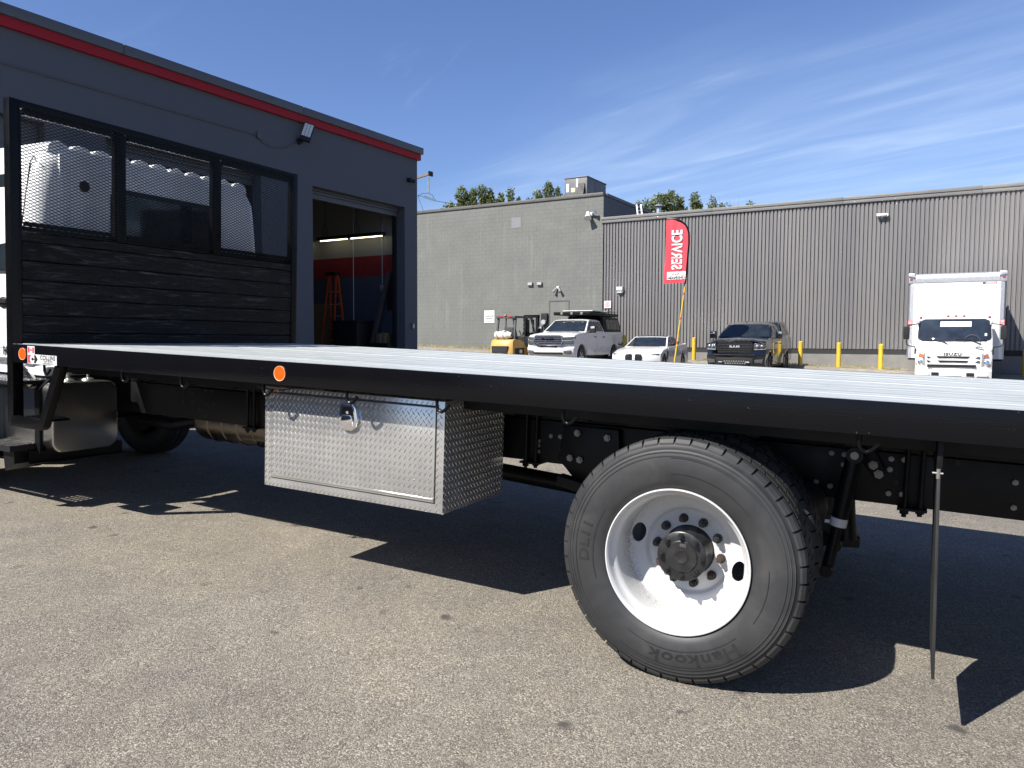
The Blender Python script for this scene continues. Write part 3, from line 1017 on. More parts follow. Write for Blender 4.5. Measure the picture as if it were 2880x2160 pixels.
def insulator(a, bb, n, r):
    mb = MB()
    a, bb = Vector(a), Vector(bb)
    mb.cyl(a, bb, 0.02, seg=6)
    for k in range(n):
        f0 = (k + 0.5) / n
        c = a.lerp(bb, f0)
        d = (bb - a).normalized()
        mb.cyl(c - d * 0.02, c + d * 0.02, r, r * 0.6, seg=10)
    return mb


insulator(pp(-4.97, 45.63, 11.0), pp(-4.96, 45.6, 10.05), 16, 0.055).build('suspension_insulator', M['insul'], t)
insulator(pp(-5.27, 45.56, 9.86), pp(-4.52, 45.54, 9.60), 9, 0.09).build('strain_insulator', M['insul'], t)
MB().tube([pp(-5.62, 45.6, 9.9), pp(-5.35, 45.58, 10.02), pp(-5.0, 45.57, 10.06), pp(-4.72, 45.56, 9.92), pp(-4.6, 45.55, 9.62)], 0.014, 5).build('jumper_wire', M['chassis'], t)
MB().tube([pp(-5.62, 45.6, 9.9), pp(-5.3, 45.57, 9.87)], 0.014, 5).tube([pp(-4.5, 45.54, 9.59), pp(-3.7, 45.54, 9.46), pp(0, 45.5, 9.1), pp(8, 45.5, 8.8)], 0.014, 5).tube(
    [pp(-5.6, 45.6, 9.9), pp(-5.15, 45.5, 8.7), pp(-4.4, 45.4, 6.5)], 0.010, 5).build('wire', M['chassis'], t)

# ================================================================== the flatbed truck
TM = Matrix(((TX.x, TY.x, TZ.x, G0.x), (TX.y, TY.y, TZ.y, G0.y), (TX.z, TY.z, TZ.z, G0.z), (0, 0, 0, 1)))
truck = thing('flatbed_truck', 'white cab flatbed truck with bare deck, black mesh headboard and aluminium toolbox in the foreground', 'truck', mw=TM)


def deck_material():
    m, nt, bs = base_mat('weathered pale deck paint')
    oi = N(nt, 'ShaderNodeObjectInfo')
    v = coords(nt, 'Object', (0.55, 9, 9))
    va = N(nt, 'ShaderNodeVectorMath', operation='ADD')
    nt.links.new(v, va.inputs[0])
    nt.links.new(oi.outputs['Random'], va.inputs[1])
    a = noise(nt, va.outputs[0], 9, 6, 0.7, 0.3)
    b_ = noise(nt, coords(nt, 'Object', (1.2, 40, 40)), 4, 4, 0.6)
    c = ramp(nt, a, [(0.30, (0.24, 0.265, 0.265)), (0.48, (0.365, 0.385, 0.378)), (0.72, (0.45, 0.465, 0.45))])
    c = mixrgb(nt, maprange(nt, b_, 0.55, 0.72, 0, 0.6), c, (0.19, 0.215, 0.22))
    c = mixrgb(nt, 1.0, c, ramp(nt, oi.outputs['Random'], [(0, (0.86, 0.87, 0.88)), (1, (1.08, 1.08, 1.08))]), 'MULTIPLY')
    nt.links.new(c, bs.inputs['Base Color'])
    nt.links.new(maprange(nt, a, 0.3, 0.7, 0.30, 0.50), bs.inputs['Roughness'])
    bump(nt, bs, b_, 0.35, 0.004)
    return m


def plank_material():
    m, nt, bs = base_mat('black painted rough timber')
    oi = N(nt, 'ShaderNodeObjectInfo')
    v = coords(nt, 'Object', (6, 0.7, 9))
    va = N(nt, 'ShaderNodeVectorMath', operation='ADD')
    nt.links.new(v, va.inputs[0])
    nt.links.new(oi.outputs['Random'], va.inputs[1])
    g1 = noise(nt, va.outputs[0], 5, 7, 0.7, 1.2)
    knots = noise(nt, coords(nt, 'Object', (4, 3.2, 7)), 3.0, 3, 0.6, 0.8)
    c = ramp(nt, g1, [(0.42, (0.0020, 0.0020, 0.0020)), (0.54, (0.0075, 0.0078, 0.0075)), (0.68, (0.060, 0.062, 0.057))])
    c = mixrgb(nt, maprange(nt, knots, 0.58, 0.72, 0, 0.85), c, (0.002, 0.002, 0.002))
    bs.inputs['Specular IOR Level'].default_value = 0.13
    nt.links.new(c, bs.inputs['Base Color'])
    nt.links.new(maprange(nt, g1, 0.3, 0.75, 0.26, 0.62), bs.inputs['Roughness'])
    h = N(nt, 'ShaderNodeMath', operation='ADD')
    nt.links.new(g1, h.inputs[0])
    nt.links.new(noise(nt, coords(nt, 'Object', (6, 70, 1.5)), 2.0, 2), h.inputs[1])
    bump(nt, bs, h.outputs[0], 0.8, 0.008)
    return m


def rail_material():
    m, nt, bs = base_mat('black enamel rail')
    v = coords(nt)
    sp = noise(nt, v, 55, 2, 0.5)
    c = mixrgb(nt, maprange(nt, sp, 0.735, 0.77, 0, 0.5), (0.003, 0.003, 0.004), (0.10, 0.10, 0.10))
    bs.inputs['Specular IOR Level'].default_value = 0.2
    nt.links.new(c, bs.inputs['Base Color'])
    nt.links.new(maprange(nt, noise(nt, v, 3, 5), 0.3, 0.7, 0.10, 0.24), bs.inputs['Roughness'])
    bump(nt, bs, noise(nt, coords(nt, 'Object', (3, 12, 12)), 12, 4), 0.10, 0.01)
    return m


def treadplate_material():
    m, nt, bs = base_mat('aluminium tread plate')
    v = coords(nt)
    n = noise(nt, v, 5, 5, 0.6)
    nt.links.new(ramp(nt, n, [(0.3, (0.47, 0.465, 0.45)), (0.7, (0.56, 0.55, 0.535))]), bs.inputs['Base Color'])
    bs.inputs['Metallic'].default_value = 0.72
    nt.links.new(maprange(nt, noise(nt, v, 14, 5), 0.3, 0.7, 0.12, 0.20), bs.inputs['Roughness'])
    bump(nt, bs, noise(nt, v, 240, 2), 0.10, 0.002)
    return m


def rubber_tyre_material():
    m, nt, bs = base_mat('tyre rubber')
    v = coords(nt)
    n = noise(nt, v, 4.5, 6, 0.65, 0.5)
    nt.links.new(ramp(nt, n, [(0.3, (0.0150, 0.0156, 0.0166)), (0.55, (0.022, 0.0228, 0.024)), (0.78, (0.040, 0.039, 0.037))]), bs.inputs['Base Color'])
    nt.links.new(maprange(nt, n, 0.3, 0.7, 0.48, 0.64), bs.inputs['Roughness'])
    bump(nt, bs, noise(nt, v, 60, 4), 0.06, 0.003)
    return m


def rim_material():
    m, nt, bs = base_mat('white wheel paint')
    v = coords(nt)
    dirt = noise(nt, v, 70, 4, 0.8)
    zone = noise(nt, v, 5, 3, 0.6)
    f = N(nt, 'ShaderNodeMath', operation='MULTIPLY')
    nt.links.new(maprange(nt, dirt, 0.60, 0.68, 0, 1), f.inputs[0])
    nt.links.new(maprange(nt, zone, 0.50, 0.66, 0, 0.7), f.inputs[1])
    sx_ = N(nt, 'ShaderNodeSeparateXYZ')
    nt.links.new(v, sx_.inputs[0])
    cx_ = N(nt, 'ShaderNodeCombineXYZ')
    nt.links.new(sx_.outputs[0], cx_.inputs[0])
    nt.links.new(sx_.outputs[2], cx_.inputs[1])
    ln = N(nt, 'ShaderNodeVectorMath', operation='LENGTH')
    nt.links.new(cx_.outputs[0], ln.inputs[0])
    rr = ln.outputs['Value']
    band = N(nt, 'ShaderNodeMath', operation='MULTIPLY')
    nt.links.new(maprange(nt, rr, 0.232, 0.262, 0, 1, True), band.inputs[0])
    nt.links.new(maprange(nt, rr, 0.264, 0.272, 1, 0, True), band.inputs[1])
    grime = N(nt, 'ShaderNodeMath', operation='MULTIPLY')
    nt.links.new(band.outputs[0], grime.inputs[0])
    nt.links.new(maprange(nt, noise(nt, v, 120, 3, 0.8), 0.47, 0.60, 0, 0.75), grime.inputs[1])
    grime2 = N(nt, 'ShaderNodeMath', operation='MULTIPLY')
    nt.links.new(grime.outputs[0], grime2.inputs[0])
    nt.links.new(maprange(nt, noise(nt, v, 3.5, 3), 0.40, 0.60, 0.1, 1), grime2.inputs[1])
    c = mixrgb(nt, f.outputs[0], (0.47, 0.47, 0.465), (0.10, 0.09, 0.07))
    c = mixrgb(nt, grime2.outputs[0], c, (0.11, 0.095, 0.07))
    nt.links.new(c, bs.inputs['Base Color'])
    bs.inputs['Roughness'].default_value = 0.32
    return m


M['deck'] = deck_material()
M['plank'] = plank_material()
M['rail'] = rail_material()
M['tread'] = treadplate_material()
M['tyre'] = rubber_tyre_material()
M['rim'] = rim_material()
M['alu'] = mat('satin aluminium', (0.50, 0.495, 0.48), 0.24, metal=1.0, var=0.05, scale=2.0, rvar=0.02)
M['muffler'] = mat('heat tinted stainless', (0.15, 0.13, 0.11), 0.3, metal=1.0, var=0.3, scale=5)

DW = 2.80          # deck width
XF, XR = -4.86, 3.2
# deck boards
ny_ = 20
wb_ = (DW - 0.06) / ny_
bd = MB().box(XF + 0.0, XR, 0.0025, wb_ - 0.0025, 1.212, 1.2525).mesh('deck_board', M['deck'], bevel=0.004, seg=1)
for i in range(ny_):
    link('deck_board', bd, truck, (0, 0.03 + i * wb_, random.uniform(-0.0012, 0.0012)))
# side rails: channel section
for y0, sgn in ((0.0, 1), (DW, -1)):
    r_ = MB()
    r_.prism([(y0, 1.126), (y0 + sgn * 0.048, 1.126), (y0 + sgn * 0.048, 1.133), (y0 + sgn * 0.009, 1.137),
              (y0 + sgn * 0.009, 1.243), (y0 + sgn * 0.026, 1.246), (y0 + sgn * 0.026, 1.2545), (y0, 1.2545)], 'x', XF + 0.06, XR)
    r_.build('side_rail', M['rail'], truck, bevel=0.003, seg=2)
MB().box(XR, XR + 0.05, 0, DW, 1.10, 1.254).build('tail_rail', M['rail'], truck, bevel=0.004)
# cross members and long sills
cm = MB().prism([(0, 1.035), (0.055, 1.035), (0.055, 1.041), (0.006, 1.041), (0.006, 1.203), (0.055, 1.203), (0.055, 1.209), (0, 1.209)], 'y', 0.362, DW - 0.06).mesh('cross_member', M['chassis'], smooth=False)
for i in range(20):
    link('cross_member', cm, truck, (XF + 0.16 + i * 0.405, 0, 0))
MB().box(XF + 0.02, XR, 0.345, 0.36, 1.045, 1.2).build('inner_stringer', M['chassis'], truck, smooth=False)
for yc, s in ((0.93, 1), (1.87, -1)):
    MB().box(XF + 0.02, XR, yc, yc + s * 0.08, 0.955, 1.034).build('sub_sill', M['chassis'], truck, bevel=0.004)
    MB().prism([(yc, 0.70), (yc + s * 0.08, 0.70), (yc + s * 0.08, 0.709), (yc + s * 0.008, 0.709), (yc + s * 0.008, 0.938),
                (yc + s * 0.08, 0.938), (yc + s * 0.08, 0.947), (yc, 0.947)], 'x', -8.0, 3.3).build('chassis_rail', M['chassis'], truck, bevel=0.003)
for xx in (-3.9, -2.2, -0.7, 0.62, 2.4):
    MB().box(xx, xx + 0.09, 0.938, 1.862, 0.73, 0.92).build('chassis_cross_tube', M['chassis'], truck, smooth=False)
# bolts on the near chassis rail
bolt = MB().cyl((0, 0, 0), (0, -0.012, 0), 0.0135, seg=6).cyl((0, -0.012, 0), (0, -0.018, 0), 0.008, seg=8).mesh('bolt', M['bolt'], smooth=False)
hole = MB().cyl((0, 0.0, 0), (0, -0.003, 0), 0.0125, seg=10).mesh('bolt_hole', M['skirt'], smooth=False)
for x, z in ((-1.127, .823), (-1.048, .86), (-.989, .862), (-.964, .814), (-.977, .786), (-1.128, .797), (-1.127, .762), (.465, .92), (.522, .919),
             (.521, .87), (.402, .769), (.467, .757), (.727, .92), (.782, .921), (.724, .869), (.725, .754), (.782, .757),
             (1.224, .868), (1.225, .755), (-3.13, .79), (-3.13, .765), (-2.86, .85), (-2.86, .775)):
    link('bolt', bolt, truck, (x, 0.93, z))
for x, z in ((.756, .808), (1.0, .928), (-4.2, .90), (-4.1, .90), (-3.95, .93), (-3.88, .93), (-3.86, .83), (-3.95, .83), (-4.2, .83), (-4.1, .83),
             (-4.02, .78), (-3.95, .74), (-3.25, .89), (-3.25, .84), (-2.95, .9), (-2.95, .76), (-2.85, .76), (-2.8, .74), (1.5, .82), (1.7, .82), (1.6, .9)):
    link('bolt_hole', hole, truck, (x, 0.931, z))
# frame clamp rods (pairs with a plate under the rail)
for x in (-3.45, -2.60, -1.17, 0.825, 2.2):
    MB().cyl((x - 0.03, 0.905, 0.655), (x - 0.03, 0.905, 1.12), 0.011, seg=8).cyl((x + 0.035, 0.905, 0.665), (x + 0.035, 0.905, 1.12), 0.011, seg=8).cyl(
        (x - 0.03, 0.905, 0.67), (x - 0.03, 0.905, 0.685), 0.02, seg=6).cyl((x + 0.035, 0.905, 0.678), (x + 0.035, 0.905, 0.69), 0.02, seg=6).box(
        x - 0.06, x + 0.065, 0.88, 1.02, 0.688, 0.699).build('clamp_rod', M['chassis'], truck)
# tie hooks below the rail
for x in (-4.46, -3.63, -3.08, -2.40, -1.80, -1.235, -0.56, 0.655, 1.5):
    MB().tube([(x - 0.022, 0.03, 1.13), (x - 0.022, 0.03, 1.085), (x - 0.012, 0.03, 1.065), (x + 0.006, 0.03, 1.058), (x + 0.024, 0.03, 1.068), (x + 0.048, 0.03, 1.094)],
              0.0085, 8).build('tie_hook', M['black_metal'], truck)
# reflectors and stickers on the rail
for x in (-4.679, -2.267):
    o = MB().cyl((x, 0.0, 1.190), (x, -0.005, 1.190), 0.040, seg=32).build('reflector', M['orange'], truck)
    MB().lathe([(0.0385, -0.0050), (0.0415, -0.0062), (0.0415, 0.0)], (x, 0, 1.190), 'y', 32).build('reflector_rim', mat('pale orange rim', (0.85, 0.36, 0.20), 0.4), o)
fl = MB().box(-4.622, -4.540, -0.0012, 0.0, 1.1945, 1.2475).build('flag_sticker', M['white_sign'], truck, smooth=False)
MB().box(-4.616, -4.597, -0.0022, -0.0012, 1.202, 1.240).box(-4.565, -4.546, -0.0022, -0.0012, 1.202, 1.240).build('flag_bar', M['red_print'], fl, smooth=False)
leaf = [(0, 1), (.18, .62), (.36, .72), (.28, .22), (.55, .42), (.62, .26), (.95, .30), (.82, .02), (.95, -.10), (.50, -.42), (.55, -.58), (.07, -.50), (.07, -.95),
        (-.07, -.95), (-.07, -.50), (-.55, -.58), (-.50, -.42), (-.95, -.10), (-.82, .02), (-.95, .30), (-.62, .26), (-.55, .42), (-.28, .22), (-.36, .72), (-.18, .62)]
MB().prism([(-4.581 + 0.0115 * a, 1.221 + 0.0135 * c) for a, c in leaf], 'y', -0.0022, -0.0012).build('maple_leaf', M['red_print'], fl, smooth=False)
de = MB().box(-4.622, -4.290, -0.0012, 0.0, 1.1275, 1.1925).build('maker_sticker', M['white_sign'], truck, smooth=False)
arc = [(math.cos(a) * 0.0275, math.sin(a) * 0.0275) for a in [R(110 + 14 * k) for k in range(11)]]
MB().prism([(-4.617, 1.1875), (-4.592, 1.1875)] + [(-4.568 + a, 1.16 + c) for a, c in arc] + [(-4.592, 1.1325), (-4.617, 1.1325)], 'y', -0.0022, -0.0012).build('red_emblem_field', M['red_print'], de, smooth=False)
MB().prism([(-4.548, 1.1875), (-4.528, 1.1875), (-4.503, 1.16), (-4.528, 1.1325), (-4.548, 1.1325), (-4.541, 1.151), (-4.541, 1.157), (-4.556, 1.158),
            (-4.558, 1.166), (-4.565, 1.171), (-4.573, 1.169), (-4.577, 1.16), (-4.573, 1.151), (-4.565, 1.149), (-4.558, 1.154), (-4.556, 1.1565), (-4.541, 1.163 - 0.0045), (-4.541, 1.169)], 'y', -0.0022, -0.0012).build('arrow_emblem', M['black_print'], de, smooth=False)
fr_ = lambda x0, z0, y0=-0.0018: (lambda x, y, z: (x + x0, y0 - z * 0.2, y + z0))
lettering('lettering', 'COLLINS', M['black_print'], de, 0.042, fr_(-4.390, 1.1725), bold=0.0013, spacing=1.05)
lettering('lettering', 'Truck Bodies', M['black_print'], de, 0.018, fr_(-4.388, 1.1515), spacing=1.1, bold=0.0004)
lettering('lettering', 'collinsmfg.com', M['grey_print'], de, 0.020, fr_(-4.388, 1.1375), bold=0.0003)

# ---------------------------------------------------------------- headboard
hb_z0, hb_z1 = 1.2535, 2.965
HM = []
for y0 in (0.030, 2.755):
    MB().box(XF - 0.072, XF - 0.0, y0, y0 + 0.075, 0.665 if y0 < 1 else 1.02, hb_z1).build('headboard_post', M['black_metal'], truck, bevel=0.006)
MB().box(XF - 0.071, XF - 0.001, 0.106, 2.754, hb_z1 - 0.055, hb_z1 - 0.001).build('headboard_top_rail', M['black_metal'], truck, bevel=0.005)
for y0 in (0.838, 1.785):
    MB().box(XF - 0.070, XF - 0.006, y0, y0 + 0.075, 2.07, hb_z1 - 0.056).build('headboard_mullion', M['black_metal'], truck, bevel=0.005)
for (ya, yb) in ((0.106, 0.837), (0.914, 1.784), (1.861, 2.754)):
    f0 = MB()
    f0.box(XF - 0.044, XF - 0.012, ya + 0.001, ya + 0.010, 2.095, 2.90).box(XF - 0.044, XF - 0.012, yb - 0.010, yb - 0.001, 2.095, 2.90)
    f0.box(XF - 0.044, XF - 0.012, ya + 0.033, yb - 0.033, 2.095, 2.125).box(XF - 0.044, XF - 0.012, ya + 0.033, yb - 0.033, 2.868, 2.909)
    o = f0.build('mesh_frame', M['black_metal'], truck, smooth=False)
# expanded metal: two families of slanted strands
LW, SW = 0.0508, 0.0236
sl = SW / LW
ya, yb, za, zb = 0.090, 2.770, 2.075, 2.955
ms = MB()
for s, xo in ((1, 0.0), (-1, 0.0016)):
    k0 = -int((yb - ya) / LW) - 3 if s > 0 else 0
    for k in range(-70, 110):
        zc0 = za + k * SW
        pts = []
        a_y, a_z = ya, zc0 if s > 0 else zc0
        b_y, b_z = yb, zc0 + s * sl * (yb - ya)
        lo, hi = 0.0, 1.0
        dz = b_z - a_z
        t0, t1 = (za - a_z) / dz, (zb - a_z) / dz
        if t0 > t1:
            t0, t1 = t1, t0
        lo, hi = max(lo, t0), min(hi, t1)
        if hi - lo < 0.01:
            continue
        p = (a_y + (b_y - a_y) * lo, a_z + dz * lo)
        q = (a_y + (b_y - a_y) * hi, a_z + dz * hi)
        w = 0.0025
        ms.prism([(p[0], p[1] - w), (q[0], q[1] - w), (q[0], q[1] + w), (p[0], p[1] + w)], 'x', XF + 0.0005 + xo, XF + 0.0032 + xo)
tag(ms.build('expanded_mesh', M['black_metal'], truck, smooth=False), kind='stuff')
# timber boards of the headboard
zz = [1.2535, 1.331, 1.457, 1.582, 1.712, 1.848, 1.985, 2.055]
for i in range(7):
    pb = MB().box(-0.038, 0.0, 0.0, 2.648, -(zz[i + 1] - zz[i]) / 2 + 0.0016, (zz[i + 1] - zz[i]) / 2 - 0.0016).mesh('headboard_plank', M['plank'], bevel=0.004, seg=1)
    link('headboard_plank', pb, truck, (XF - 0.006 + random.uniform(-0.002, 0.002), 0.106, (zz[i] + zz[i + 1]) / 2))
MB().box(XF - 0.052, XF - 0.047, 0.106, 2.754, 1.2535, 2.056).build('gap_light_blocker', M['chassis'], truck, smooth=False)  # added hidden sheet, stops light showing through the plank gaps
MB().prism([(XF - 0.05, 2.057), (XF + 0.002, 2.057), (XF + 0.002, 2.062), (XF - 0.045, 2.064), (XF - 0.045, 2.094), (XF - 0.05, 2.094)], 'y', 0.106, 2.754).build('headboard_angle', M['black_metal'], truck)
# step below the headboard
stp = MB()
stp.prism([(-4.858, 0.668), (-4.505, 0.668), (-4.475, 0.69), (-4.262, 1.128), (-4.335, 1.128), (-4.515, 0.742), (-4.858, 0.742)], 'y', 0.012, 0.066)
stp.build('step_bracket', M['black_metal'], truck, bevel=0.003)
MB().box(-4.79, -4.54, 0.03, 0.24, 0.715, 0.735).build('step_plate', M['black_metal'], truck, bevel=0.003)
grip = MB()
for i in range(9):
    for j in range(6):
        grip.cyl((-4.775 + i * 0.027, 0.045 + j * 0.034, 0.735), (-4.775 + i * 0.027, 0.045 + j * 0.034, 0.744), 0.009, 0.006, seg=6)
    grip.cyl((-4.775 + i * 0.027, 0.028, 0.705 + 0.014), (-4.775 + i * 0.027, 0.022, 0.705 + 0.014), 0.008, 0.006, seg=6)
tag(grip.build('step_grip', M['black_metal'], truck), kind='stuff')

# ---------------------------------------------------------------- toolbox
bx0, bx1, by0, by1, bz0, bz1 = -2.545, -1.297, 0.165, 0.805, 0.512, 1.095
tb = MB().box(bx0, bx1, by0, by1, bz0, bz1).build('toolbox', M['tread'], truck, bevel=0.003)
dx0, dx1, dz0, dz1 = bx0 + 0.06, bx1 - 0.052, bz0 + 0.055, 1.058
dr = MB().box(dx0, dx1, by0 - 0.0065, by0, dz0, dz1).build('toolbox_door', M['tread'], tb, bevel=0.002)
sl_ = MB()
g = 0.006
sl_.box(dx0 - g, dx0 - 0.001, by0 - 0.0012, by0, dz0 - g, dz1 + g).box(dx1 + 0.001, dx1 + g, by0 - 0.0012, by0, dz0 - g, dz1 + g)
sl_.box(dx0, dx1, by0 - 0.0012, by0, dz0 - g, dz0 - 0.001).box(dx0, dx1, by0 - 0.0012, by0, dz1 + 0.001, dz1 + g + 0.006)
sl_.build('door_seal', M['rubber'], tb, smooth=False)
MB().box(dx0 + 0.002, dx1 - 0.002, by0 - 0.012, by0 - 0.0066, dz0 + 0.012, dz0 + 0.020).build('door_fold', M['tread'], tb, bevel=0.002)


def lugs(P, u0, u1, v0, v1, pu=0.0325, pv=0.0365):
    """raised lozenges on a surface P(u, v, h)"""
    mb = MB()
    nu, nv = int((u1 - u0) / pu) + 1, int((v1 - v0) / pv) + 1
    for i in range(nu):
        for j in range(nv):
            for s, du, dv in ((1, 0.25, 0.25), (-1, 0.75, 0.75)):
                cu, cv = u0 + (i + du) * pu, v0 + (j + dv) * pv
                if cu > u1 - 0.010 or cv > v1 - 0.011 or cu < u0 + 0.008 or cv < v0 + 0.008:
                    continue
                ax, ay = 0.0105 * s, 0.0128
                nx, ny = (-ay / 0.0166 * 0.0036, ax / 0.0166 * 0.0036)
                pts = [P(cu - ax, cv - ay, 0), P(cu + nx, cv + ny, 0), P(cu + ax, cv + ay, 0), P(cu - nx, cv - ny, 0),
                       P(cu - ax * 0.55, cv - ay * 0.55, 0.0032), P(cu + ax * 0.55, cv + ay * 0.55, 0.0032)]
                mb.add(pts, [(0, 1, 5, 4), (1, 2, 5), (2, 3, 4, 5), (3, 0, 4)])
    return mb


fy_ = lambda off: (lambda u, v, h: (u, off - h, v))
tag(lugs(fy_(by0 - 0.0065), dx0, dx1, dz0 + 0.024, dz1).build('tread_lugs', M['tread'], dr, smooth=False), kind='stuff')
ml = lugs(fy_(by0), bx0, dx0 - g, bz0, bz1)
for args in ((dx1 + g, bx1, bz0, bz1), (dx0, dx1, bz0, dz0 - g), (dx0, dx1, dz1 + 0.012, bz1)):
    q = lugs(fy_(by0), *args)
    ml.add(q.v, q.f)
q = lugs(lambda u, v, h: (bx1 + h, u, v), by0, by1, bz0, bz1)
ml.add(q.v, q.f)
tag(ml.build('tread_lugs', M['tread'], tb, smooth=False), kind='stuff')
# paddle latch
lat_out = [(-0.042, 0.068), (0.030, 0.070), (0.048, 0.050), (0.062, -0.010), (0.052, -0.048), (0.020, -0.068), (-0.020, -0.068), (-0.052, -0.048), (-0.060, -0.010), (-0.050, 0.052)]
lat_out = [(a * 1.18, c * 1.08) for a, c in lat_out]
lx, lz = -1.905, 0.967
lt = MB().prism([(lx + a * 0.92, lz + c) for a, c in lat_out], 'y', by0 - 0.028, by0 - 0.0065).build('latch', M['chrome'], tb, bevel=0.007, seg=3)
MB().prism([(lx + a * 0.62, lz + 0.004 + c * 0.72) for a, c in lat_out], 'y', by0 - 0.0292, by0 - 0.0270).build('latch_recess', M['dark_plastic'], tb, bevel=0.001)
MB().prism([(lx + a * 0.60, lz - 0.018 + c * 0.42) for a, c in lat_out], 'y', by0 - 0.037, by0 - 0.029).build('latch_paddle', M['chrome'], tb, bevel=0.004, seg=3)
MB().cyl((lx, by0 - 0.029, lz + 0.026), (lx, by0 - 0.033, lz + 0.026), 0.009, seg=14).build('latch_lock', M['chrome'], tb)
MB().box(-2.375, -2.330, 0.05, 0.075, 1.080, 1.098).build('marker_lamp', M['amber_lamp'], truck, bevel=0.003)
MB().tube([(-2.50, 0.06, 1.10), (-2.40, 0.06, 1.09), (-2.32, 0.06, 1.09), (-2.22, 0.06, 1.108), (-2.0, 0.06, 1.115)], 0.005, 6).build('lamp_cable', M['rubber'], truck)

# ---------------------------------------------------------------- wheels


def arc_text(mb, s, size, rad, a0, y, spacing=1.0, depth=0.0012, bold=0.0, sx=1.0):
    """lettering bent round the sidewall; a0 = centre angle (0 = +x, 90 = up)"""
    vs, fs = text_mesh(s, size, depth, bold, spacing, sx)
    out = []
    for x, yy, z in vs:
        a = a0 - x / rad
        r = rad + yy
        out.append((r * math.cos(a), y - z, r * math.sin(a)))
    mb.add(out, fs)


TP = [(0.298, 0.050), (0.306, 0.030), (0.318, 0.016), (0.345, 0.007), (0.385, 0.001), (0.420, -0.001), (0.446, 0.002), (0.4465, 0.000), (0.4505, 0.000), (0.451, 0.0035),
      (0.462, 0.0055), (0.4625, 0.0035), (0.4665, 0.0035), (0.467, 0.007), (0.476, 0.010), (0.4765, 0.008), (0.4805, 0.008), (0.481, 0.0125), (0.492, 0.019), (0.503, 0.030), (0.511, 0.045), (0.512, 0.14)]
TP_FULL = TP + [(0.512, 0.235), (0.503, 0.250), (0.48, 0.268), (0.42, 0.281), (0.36, 0.275), (0.318, 0.264), (0.298, 0.235)]


def make_wheel(y0, flip, outer, detail):
    """dual wheel with its outer face at y0 (truck coordinates)"""
    w = bpy.data.objects.new('wheel', None)
    w.empty_display_size = 0.2
    COL.objects.link(w)
    w.parent = truck
    w.location = (-0.036, y0, 0.5225)
    if flip:
        w.rotation_euler = (0, 0, PI)
    return w


tyre_me = MB().lathe(TP_FULL, seg=128).mesh('tyre', M['tyre'], ang=60)
NB = 46
trd = MB()
rows_ = [(0.012, 0.070), (0.078, 0.134), (0.146, 0.202), (0.210, 0.268)]
for ri, (y0_, y1_) in enumerate(rows_):
    nn_ = NB if ri in (0, 3) else NB * 1
    for k in range(nn_):
        a0_ = 2 * PI * (k + (0.5 if ri % 2 else 0)) / nn_
        aw = 2 * PI / nn_ * (0.86 if ri in (0, 3) else 0.90)
        sk = 0.02 if ri in (1, 2) else 0.0
        vs_, fs_ = [], []
        if ri == 0:
            ring = [(0.494, 0.0195), (0.503, 0.0205), (0.517, 0.032), (0.5235, 0.046), (0.5235, y1_), (0.505, y1_), (0.50, 0.05)]
        elif ri == 3:
            ring = [(0.50, 0.25), (0.505, y0_), (0.5235, y0_), (0.5235, 0.234), (0.516, 0.25), (0.500, 0.264), (0.486, 0.268)]
        else:
            ring = [(0.505, y0_), (0.5245, y0_), (0.5245, (y0_ + y1_) / 2), (0.5245, y1_), (0.505, y1_)]
        n_ = len(ring)
        for t_ in (0, 1):
            for rr, yy in ring:
                aa = a0_ + aw * t_ + (sk * (yy - y0_) / (y1_ - y0_) if sk else 0)
                vs_.append((rr * math.cos(aa), yy, rr * math.sin(aa)))
        fs_ = [tuple(range(n_))[::-1], tuple(range(n_, 2 * n_))] + [(i, (i + 1) % n_, n_ + (i + 1) % n_, n_ + i) for i in range(n_)]
        trd.add(vs_, fs_)
tread_me = trd.mesh('tread_blocks', M['tyre'], smooth=False)
rim_prof = [(0.300, 0.042), (0.306, 0.026), (0.3105, 0.014), (0.3095, 0.007), (0.3045, 0.006), (0.2985, 0.012), (0.2945, 0.024), (0.2905, 0.040), (0.2840, 0.048), (0.2760, 0.056),
            (0.2715, 0.070), (0.2690, 0.110), (0.2660, 0.160), (0.2630, 0.205)]
rim_me = MB().lathe(rim_prof, seg=96).mesh('rim', M['rim'], ang=50)
front_ = [(0.2645, 0.190), (0.258, 0.200), (0.246, 0.2045), (0.230, 0.2075), (0.212, 0.211), (0.198, 0.215), (0.190, 0.222), (0.184, 0.231), (0.176, 0.2350), (0.112, 0.2355)]
disc_prof = front_ + [(r, h + 0.011) for r, h in reversed(front_)]
disc_o = MB().lathe(disc_prof, seg=96, closed=True).build('wheel_disc_tmp', M['rim'], None, weld=True)
cutter = MB()
for ang in (167, -13):
    ca, sa = math.cos(R(ang)), math.sin(R(ang))
    c_ = (0.230 * ca, 0, 0.230 * sa)
    vs_ = []
    for yy in (0.10, 0.26):
        for k in range(24):
            t_ = 2 * PI * k / 24
            u_, v_ = 0.030 * math.cos(t_), 0.046 * math.sin(t_)
            vs_.append((c_[0] + u_ * ca - v_ * sa, yy, c_[2] + u_ * sa + v_ * ca))
    cutter.add(vs_, [tuple(range(24))[::-1], tuple(range(24, 48))] + [(k, (k + 1) % 24, 24 + (k + 1) % 24, 24 + k) for k in range(24)])
for k in range(10):
    a_ = R(-6 + 36 * k)
    cutter.cyl((0.143 * math.cos(a_), 0.21, 0.143 * math.sin(a_)), (0.143 * math.cos(a_), 0.26, 0.143 * math.sin(a_)), 0.0205, seg=16)
cut_o = cutter.build('cut_tmp', M['rim'], None, smooth=False)
bo = disc_o.modifiers.new('holes', 'BOOLEAN')
bo.operation = 'DIFFERENCE'
bo.object = cut_o
